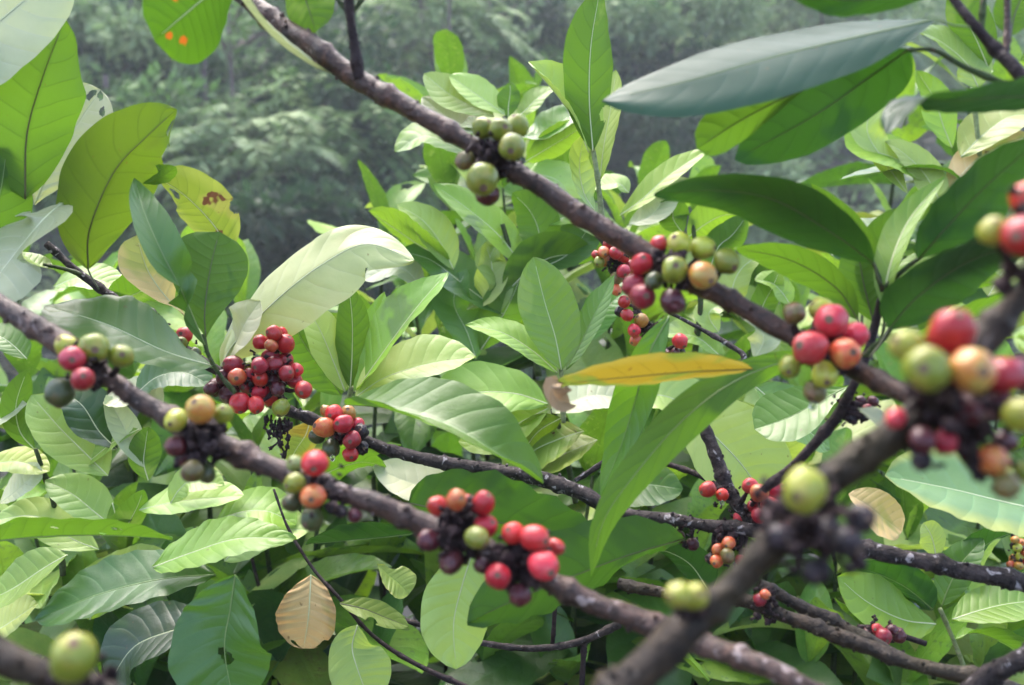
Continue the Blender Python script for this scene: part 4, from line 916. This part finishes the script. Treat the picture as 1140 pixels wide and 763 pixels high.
# back rows, standing 1.6 to 3 m away
def row(label, y0, d0, xs, tone='n'):
    sh = []
    for x in xs:
        sh.append((x + random.uniform(-12, 12), y0 + random.uniform(-25, 25), d0 + random.uniform(-.15, .25), 5, .17))
    shrub(label, sum(xs) / len(xs), y0 + 60, d0, sh, tone=tone, stem_len=.5)
row('hazy green coffee shrub far back at the left behind the long branch', 400, 1.9, [-20, 40, 100, 160, 220, 280])
row('hazy coffee shrub far back behind the centre left leaves', 350, 2.0, [330, 390, 450, 510, 570])
row('hazy coffee shrub far back behind the centre right cherries', 330, 2.0, [630, 690, 750, 810, 870])
row('hazy coffee shrub far back at the right edge', 370, 1.9, [920, 980, 1040, 1100, 1160])
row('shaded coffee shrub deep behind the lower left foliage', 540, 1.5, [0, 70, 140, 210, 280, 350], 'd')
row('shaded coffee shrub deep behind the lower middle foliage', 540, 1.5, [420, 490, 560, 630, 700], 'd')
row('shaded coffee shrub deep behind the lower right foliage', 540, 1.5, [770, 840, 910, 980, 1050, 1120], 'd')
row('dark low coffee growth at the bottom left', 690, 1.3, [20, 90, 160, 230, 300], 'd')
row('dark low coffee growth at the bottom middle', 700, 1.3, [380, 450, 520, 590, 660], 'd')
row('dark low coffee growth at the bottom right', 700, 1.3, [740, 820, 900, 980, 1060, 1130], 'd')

# water drops
dm = NT('water'); dm = dm.done(dm.pbsdf(Base_Color=(1, 1, 1), Roughness=.02, IOR=1.33, Transmission_Weight=1.0))
for x, y, d, r, lab in [(905, 452, .405, 4.2, 'clear water drop under the olive cherry of the pink cherry clump'), (804, 560, .586, 2.6, 'tiny water drop under the red cherry on the lichen covered twig'), (370, 510, .63, 3.0, 'water drop under the dark green cherry left of the centre')]:
    mb = MB(); mb.blob(at(x, y, d), pxm(r, d), 2, .0, 16, 12, stretch=(0, 0, pxm(r, d) * .25))
    tag(mb.build('water_drop', dm), lab, 'water drop')
# ================================================================== ground, hillside, forest, haze, light
def simple(name, cols, scale, rough=.9):
    m = NT(name); tc = m.n('ShaderNodeTexCoord')
    n1 = m.noise(scale, 5, .6, tc.outputs['Object']); n2 = m.noise(scale * 6, 4, .6, tc.outputs['Object'])
    c = m.mix(m.ramp(n1, .38, .62), cols[0], cols[1]); c = m.mix(m.math('MULTIPLY', m.ramp(n2, .45, .65), .6), c, cols[2])
    return m.done(m.pbsdf(Base_Color=c, Roughness=rough, Normal=m.bump(n2, .6, .05)))
def hz(x, y):
    """height of the land"""
    t = max(0.0, y - (6.4 + max(0, x) * .5 + .4 * math.sin(x * .6)))
    return min(.85 * t ** 1.04, 40) + .25 * noise.noise(Vector((x * .25, y * .25, 0))) * min(1, y / 4)
def sheet(name, x0, x1, y0, y1, nx, ny, fz, mat):
    v = [(x0 + (x1 - x0) * i / nx, y0 + (y1 - y0) * j / ny, fz(x0 + (x1 - x0) * i / nx, y0 + (y1 - y0) * j / ny)) for j in range(ny + 1) for i in range(nx + 1)]
    f = [(j * (nx + 1) + i, j * (nx + 1) + i + 1, (j + 1) * (nx + 1) + i + 1, (j + 1) * (nx + 1) + i) for j in range(ny) for i in range(nx)]
    return tag(link(name, mesh_from(name, v, f), mat), kind='structure')
sheet('ground', -30, 30, -12, 3.4, 60, 20, lambda x, y: hz(x, 3.4) * max(0, (y - 1) / 2.4) if y > 1 else 0.0, simple('soil', ((.022, .016, .010), (.04, .03, .018), (.014, .022, .008)), .9))
sheet('hillside', -36, 36, 3.4, 34, 110, 60, hz, simple('hill_soil', ((.008, .011, .009), (.018, .017, .015), (.008, .016, .008)), .8))

def far_leaf_mat(name, c1, c2, tr):
    m = NT(name); tc = m.n('ShaderNodeTexCoord')
    n1 = m.noise(1.1, 3, .6, tc.outputs['Object']); n2 = m.noise(9, 3, .6, tc.outputs['Object'])
    c = m.mix(m.ramp(m.math('ADD', m.math('MULTIPLY', n1, .7), m.math('MULTIPLY', n2, .3)), .4, .6), c1, c2)
    p = m.pbsdf(Base_Color=c, Roughness=.6, Specular_IOR_Level=.2)
    t = m.n('ShaderNodeBsdfTranslucent'); m.put(t.inputs['Color'], tr)
    ms = m.n('ShaderNodeMixShader'); ms.inputs[0].default_value = .3
    m.t.links.new(p, ms.inputs[1]); m.t.links.new(t.outputs[0], ms.inputs[2])
    return m.done(ms.outputs[0])
FM = [far_leaf_mat('forest_leaf_mid', (.055, .115, .038), (.20, .29, .10), (.12, .26, .06)),
      far_leaf_mat('forest_leaf_dark', (.010, .024, .012), (.04, .075, .03), (.04, .10, .03)),
      far_leaf_mat('forest_leaf_light', (.12, .22, .09), (.24, .36, .15), (.26, .42, .12)),
      far_leaf_mat('forest_leaf_brownish', (.11, .105, .09), (.21, .19, .15), (.16, .14, .08)),
      far_leaf_mat('forest_leaf_grey', (.13, .20, .095), (.36, .44, .20), (.20, .32, .13))]

def quad(v, f, c, d, w, L, nrm):
    s = d.cross(nrm).normalized() * w
    i = len(v)
    v += [c, c + d * L * .45 + s, c + d * L, c + d * L * .45 - s]; f.append((i, i + 1, i + 2, i + 3))
def rv(rn): return Vector((rn.gauss(0, 1), rn.gauss(0, 1), rn.gauss(0, 1))).normalized()
def crown_broad(rn, ry, rz, n, ls):
    v, f = [], []
    cl = []
    for _ in range(22):
        p = rv(rn); cl.append((Vector((p.x * ry, p.y * ry, p.z * rz)) * rn.uniform(.45, 1), rn.uniform(.18, .42) * ry))
    for _ in range(n):
        c, r = rn.choice(cl); q = rv(rn)
        p = c + Vector((q.x, q.y, q.z * .6)) * r * rn.uniform(.35, 1.15)
        d = (q + rv(rn) * .8 + Vector((0, 0, -.45))).normalized()
        L = ls * rn.uniform(.6, 1.35)
        quad(v, f, p, d, L * .2, L, (rv(rn) + Vector((0, 0, 1))).normalized())
    return v, f
def crown_frond(rn, ry, rz, n, ls):
    """arching fronds with rows of leaflets"""
    v, f = [], []
    for _ in range(max(8, n // 34)):
        q = rv(rn); base = Vector((q.x * ry * .6, q.y * ry * .6, q.z * rz * .8))
        d = Vector((q.x + rn.gauss(0, .3), q.y + rn.gauss(0, .3), .45)).normalized(); L = rn.uniform(.5, 1.1) * ry * .8
        p = base
        for k in range(17):
            t = k / 17; d = (d + Vector((0, 0, -.10))).normalized(); p = p + d * L / 17
            side = d.cross(Vector((0, 0, 1))).normalized()
            ll = ls * 1.3 * math.sin(math.pi * (.12 + .85 * t))
            for s_ in (-1, 1):
                dd = (side * s_ + d * .55 + Vector((0, 0, -.35 + rn.uniform(-.2, .2)))).normalized()
                quad(v, f, p, dd, ll * .13, ll, (Vector((0, 0, 1)) + rv(rn) * .4).normalized())
    return v, f

def ftree(label, px, py, depth, ry, rz, kind, mi, n=3000, ls=.14, name='forest_tree', trunk=True, bark='trunk'):
    """crown centred on the line through photo pixel (px, py) at that depth; trunk runs down to the slope"""
    rn = random.Random(int(px * 3 + py * 7 + depth * 11))
    c = at(px, py, depth); gz = hz(c.x, c.y)
    while c.z < gz + rz * .55 and depth > 5.5:          # come down the slope until the crown stands clear of it
        depth -= .1; c = at(px, py, depth); gz = hz(c.x, c.y)
    root = thing(name, label, 'tree' if name == 'forest_tree' else 'bush', (c.x, c.y, gz))
    v, f = (crown_broad if kind == 'b' else crown_frond)(rn, ry, rz, n, ls)
    me = mesh_from('crown', [p + c for p in v], f, False)
    link('crown', me, FM[mi], root)
    if trunk:
        mb = MB(); base = Vector((c.x + rn.uniform(-.3, .3), c.y + .2, hz(c.x, c.y + .2) - .15))
        top = c + Vector((0, 0, rz * .6))
        Cc = spline([base, base.lerp(top, .5) + Vector((rn.uniform(-.25, .25), 0, 0)), top], 16)
        r0 = .05 + .02 * ry
        mb.tube(Cc, [1.3 * r0 * (1 - .75 * i / 16) for i in range(17)], 8, .15, 5)
        for k in range(7):
            i = rn.randrange(6, 15); d = rv(rn); d.z = abs(d.z) * .6 + .2
            e = Cc[i] + d.normalized() * ry * rn.uniform(.5, .9)
            mb.tube(spline([Cc[i], Cc[i].lerp(e, .5) + Vector((0, 0, .1)), e], 6), [r0 * .35 * (1 - .12 * j) for j in range(7)], 6)
        mb.build('trunk', BK[bark], root)
    return root

T = [
 ('dark leafy forest tree rising above the sheen-white torn leaf at the upper left', 120, 30, 8.5, 1.1, 1.0, 'b', 0),
 ('forest tree with drooping light leaf sprays left of the rust spotted leaf', 150, 75, 7.6, .75, .7, 'b', 4),
 ('shadowed forest tree behind the rust spotted leaf', 215, 90, 10.5, 1.2, 1.3, 'b', 1),
 ('feathery forest tree between the rust spotted leaf and the upper branch', 300, 120, 8.2, 1.0, .8, 'f', 0),
 ('dark forest tree above the upper branch near its side shoot', 460, 20, 9.5, 1.4, 1.1, 'b', 1),
 ('feathery grey green forest tree just above the middle of the upper branch', 480, 60, 8.6, .8, .55, 'f', 4),
 ('hazy forest tree left of the upright lime leaf at the top', 590, 40, 10.5, 1.3, 1.2, 'b', 0),
 ('feathery forest tree below the upper branch above the broad whitish leaf', 380, 190, 7.4, .9, .7, 'f', 0),
 ('light feathery bush below the upper branch at the left', 290, 215, 6.9, .8, .6, 'f', 4),
 ('light leafy forest tree right of the upright lime leaf', 730, 40, 10.0, 1.1, .9, 'b', 4),
 ('dark forest tree under the grey leaf tip right of the upright lime leaf', 740, 150, 9.6, 1.1, .9, 'b', 1),
 ('hazy forest tree far up behind the wide bluish grey leaf', 880, 20, 15.0, 2.2, 1.8, 'b', 4),
 ('small pale tree far up in the top right gap', 960, 90, 14.0, 1.4, 1.1, 'f', 4),
 ('brownish hazy thicket tree right of the dark hanging leaf', 935, 170, 12.5, 1.5, .9, 'b', 3),
 ('hazy tree low behind the long dark arching leaf', 870, 230, 11.0, 1.3, .8, 'b', 4),
 ('forest tree behind the torn yellow leaf on the left', 225, 200, 8.0, .8, 1.0, 'b', 1),
 ('dim tree low in the gap left of the pale shoot top', 430, 230, 8.6, .9, .7, 'f', 1),
 ('hazy tree in the far upper right corner', 1100, 20, 16.0, 2.4, 2.0, 'b', 0),
 ('dark bushy tree low in the middle gap above the pale shoot top', 420, 120, 8.0, 1.0, .7, 'b', 1),
 ('bushy tree at the foot of the slope behind the sheen-white torn leaf', 120, 170, 7.0, .8, .9, 'b', 0),
 ('hazy brush tree in the gap between the two right dark leaves', 900, 110, 12.0, 1.5, 1.0, 'f', 4),
 ('dark brush tree at the foot of the slope behind the broad whitish leaf', 330, 270, 6.6, .8, .5, 'b', 1),
 ('dark tree in the gap between the pale shoot top and the pink noded shoot', 610, 120, 9.2, .8, .7, 'b', 1),
]
for t in T:
    far = t[3] > 11
    ftree(*t, n=(9000 if t[6] == 'b' else 9500), ls=(.098 if not far else .13))
# bare poles and hanging creepers one sees between the crowns
def pole(label, x0, x1, depth, r, name='sapling', cat='sapling'):
    """bare stem from the slope up through the crowns, with a few side twigs and a thin leafy top"""
    rn = random.Random(int(x0)); a = at(x0, 300, depth); a.z = hz(a.x, a.y) - .1
    b2 = at(x1, -90, depth + .4)
    root = thing(name, label, cat, a)
    mb = MB(); Cc = spline([a, a.lerp(b2, .35) + Vector((rn.uniform(-.08, .08), 0, 0)), a.lerp(b2, .7) + Vector((rn.uniform(-.08, .08), 0, 0)), b2], 20)
    mb.tube(Cc, [r * (1 - .6 * i / 20) for i in range(21)], 7, .15, 6)
    v, f = [], []
    for k in range(9):
        i = rn.randrange(5, 20); d = rv(rn); d.z = abs(d.z) * .7 + .2; e = Cc[i] + d.normalized() * rn.uniform(.2, .5)
        mb.tube(spline([Cc[i], Cc[i].lerp(e, .5) + Vector((0, 0, .04)), e], 5), [r * .3] * 6, 5)
        for q in range(40):
            p = Cc[i].lerp(e, rn.uniform(.5, 1.1)) + rv(rn) * .08
            quad(v, f, p, (rv(rn) + Vector((0, 0, -.5))).normalized(), .018, .09, (rv(rn) + Vector((0, 0, 1))).normalized())
    mb.build('trunk', BK['trunk'], root)
    link('crown', mesh_from('crown', v, f, False), FM[4], root)
pole('thin pale sapling rising behind the round green leaf', 268, 250, 6.6, .020)
pole('thin upright sapling behind the upper branch, right of its side shoot', 488, 497, 7.4, .022)
pole('reddish thin sapling just left of the upright lime leaf', 541, 546, 8.6, .030)
pole('brown thin sapling standing below the rust spotted leaf', 229, 236, 6.9, .022)
pole('dark thin sapling just right of the chewed yellow green leaf', 205, 201, 7.2, .026)
# undergrowth over the whole slope
rn = random.Random(77); v, f = [], []
for _ in range(9500):
    y = 5.6 + rn.random() ** 1.1 * 17; x = rn.uniform(-1, 1) * (.60 * y + 1.2)
    g = Vector((x, y, hz(x, y))); s_ = rn.uniform(.10, .55) * (1.0 + .5 * noise.noise(g * .7))
    for k in range(16):
        q = rv(rn); q.z = abs(q.z); p = g + q * s_ * rn.random() + Vector((0, -.08, .04))
        d = (q + Vector((rn.gauss(0, .6), rn.gauss(0, .6) - .2, -.35))).normalized(); L = rn.uniform(.06, .14)
        quad(v, f, p, d, L * .19, L, (Vector((0, -.3, 1)) + rv(rn) * .6).normalized())
ug = link('forest_undergrowth', mesh_from('forest_undergrowth', v, f, False), None)
for m_ in (FM[0], FM[1], FM[4], FM[3]): ug.data.materials.append(m_)
ug.data.polygons.foreach_set('material_index', [min(3, int(4 * max(0, min(.999, .5 + .9 * noise.noise(Vector(v[p.vertices[0]]) * .5))))) for p in ug.data.polygons])
tag(ug, kind='stuff')

# haze: one closed box round camera and scene
mb = bpy.data.meshes.new('haze')
x0, x1, y0, y1, z0, z1 = -40, 40, -16, 38, -1.6, 27.5
mb.from_pydata([(x0, y0, z0), (x1, y0, z0), (x1, y1, z0), (x0, y1, z0), (x0, y0, z1), (x1, y0, z1), (x1, y1, z1), (x0, y1, z1)], [],
               [(0, 3, 2, 1), (4, 5, 6, 7), (0, 1, 5, 4), (1, 2, 6, 5), (2, 3, 7, 6), (3, 0, 4, 7)])
hm = bpy.data.materials.new('haze'); hm.use_nodes = True; nt = hm.node_tree; nt.nodes.clear()
o_ = nt.nodes.new('ShaderNodeOutputMaterial'); pv = nt.nodes.new('ShaderNodeVolumePrincipled')
pv.inputs['Color'].default_value = (.84, .92, .96, 1); pv.inputs['Density'].default_value = HAZE; pv.inputs['Anisotropy'].default_value = .2
nt.links.new(pv.outputs[0], o_.inputs['Volume'])
if HAZE > 0:
    ho = bpy.data.objects.new('haze', mb); mb.materials.append(hm); COL.objects.link(ho); tag(ho, kind='stuff')

# light: bright overcast, soft sun high and a little beyond the plants
SUN_EL, SUN_AZ = R(62), R(-25)      # azimuth from +Y towards +X
w = bpy.data.worlds.new('World'); scene.world = w; w.use_nodes = True
nt = w.node_tree; bg = nt.nodes['Background']
sky = nt.nodes.new('ShaderNodeTexSky'); sky.sky_type = 'NISHITA'; sky.sun_disc = False
sky.sun_elevation = SUN_EL; sky.sun_rotation = SUN_AZ
sky.air_density = .7; sky.dust_density = 3.0; sky.ozone_density = .6
nt.links.new(sky.outputs[0], bg.inputs['Color']); bg.inputs['Strength'].default_value = SKY
sl = bpy.data.lights.new('sun', 'SUN'); sl.energy = SUN; sl.angle = R(50); sl.color = (1, .96, .9)
so = bpy.data.objects.new('sun', sl); COL.objects.link(so)
sd = Vector((math.sin(SUN_AZ) * math.cos(SUN_EL), math.cos(SUN_AZ) * math.cos(SUN_EL), math.sin(SUN_EL)))
so.rotation_euler = sd.to_track_quat('Z', 'Y').to_euler(); so.location = sd * 40
vs = scene.view_settings
scene.display_settings.display_device = 'sRGB'
vs.view_transform = 'Standard'; vs.look = 'None'; vs.exposure = EXPO; vs.gamma = 1.0
scene.cycles.max_bounces = 8; scene.cycles.transmission_bounces = 6; scene.cycles.volume_bounces = 1
scene.cycles.use_denoising = True
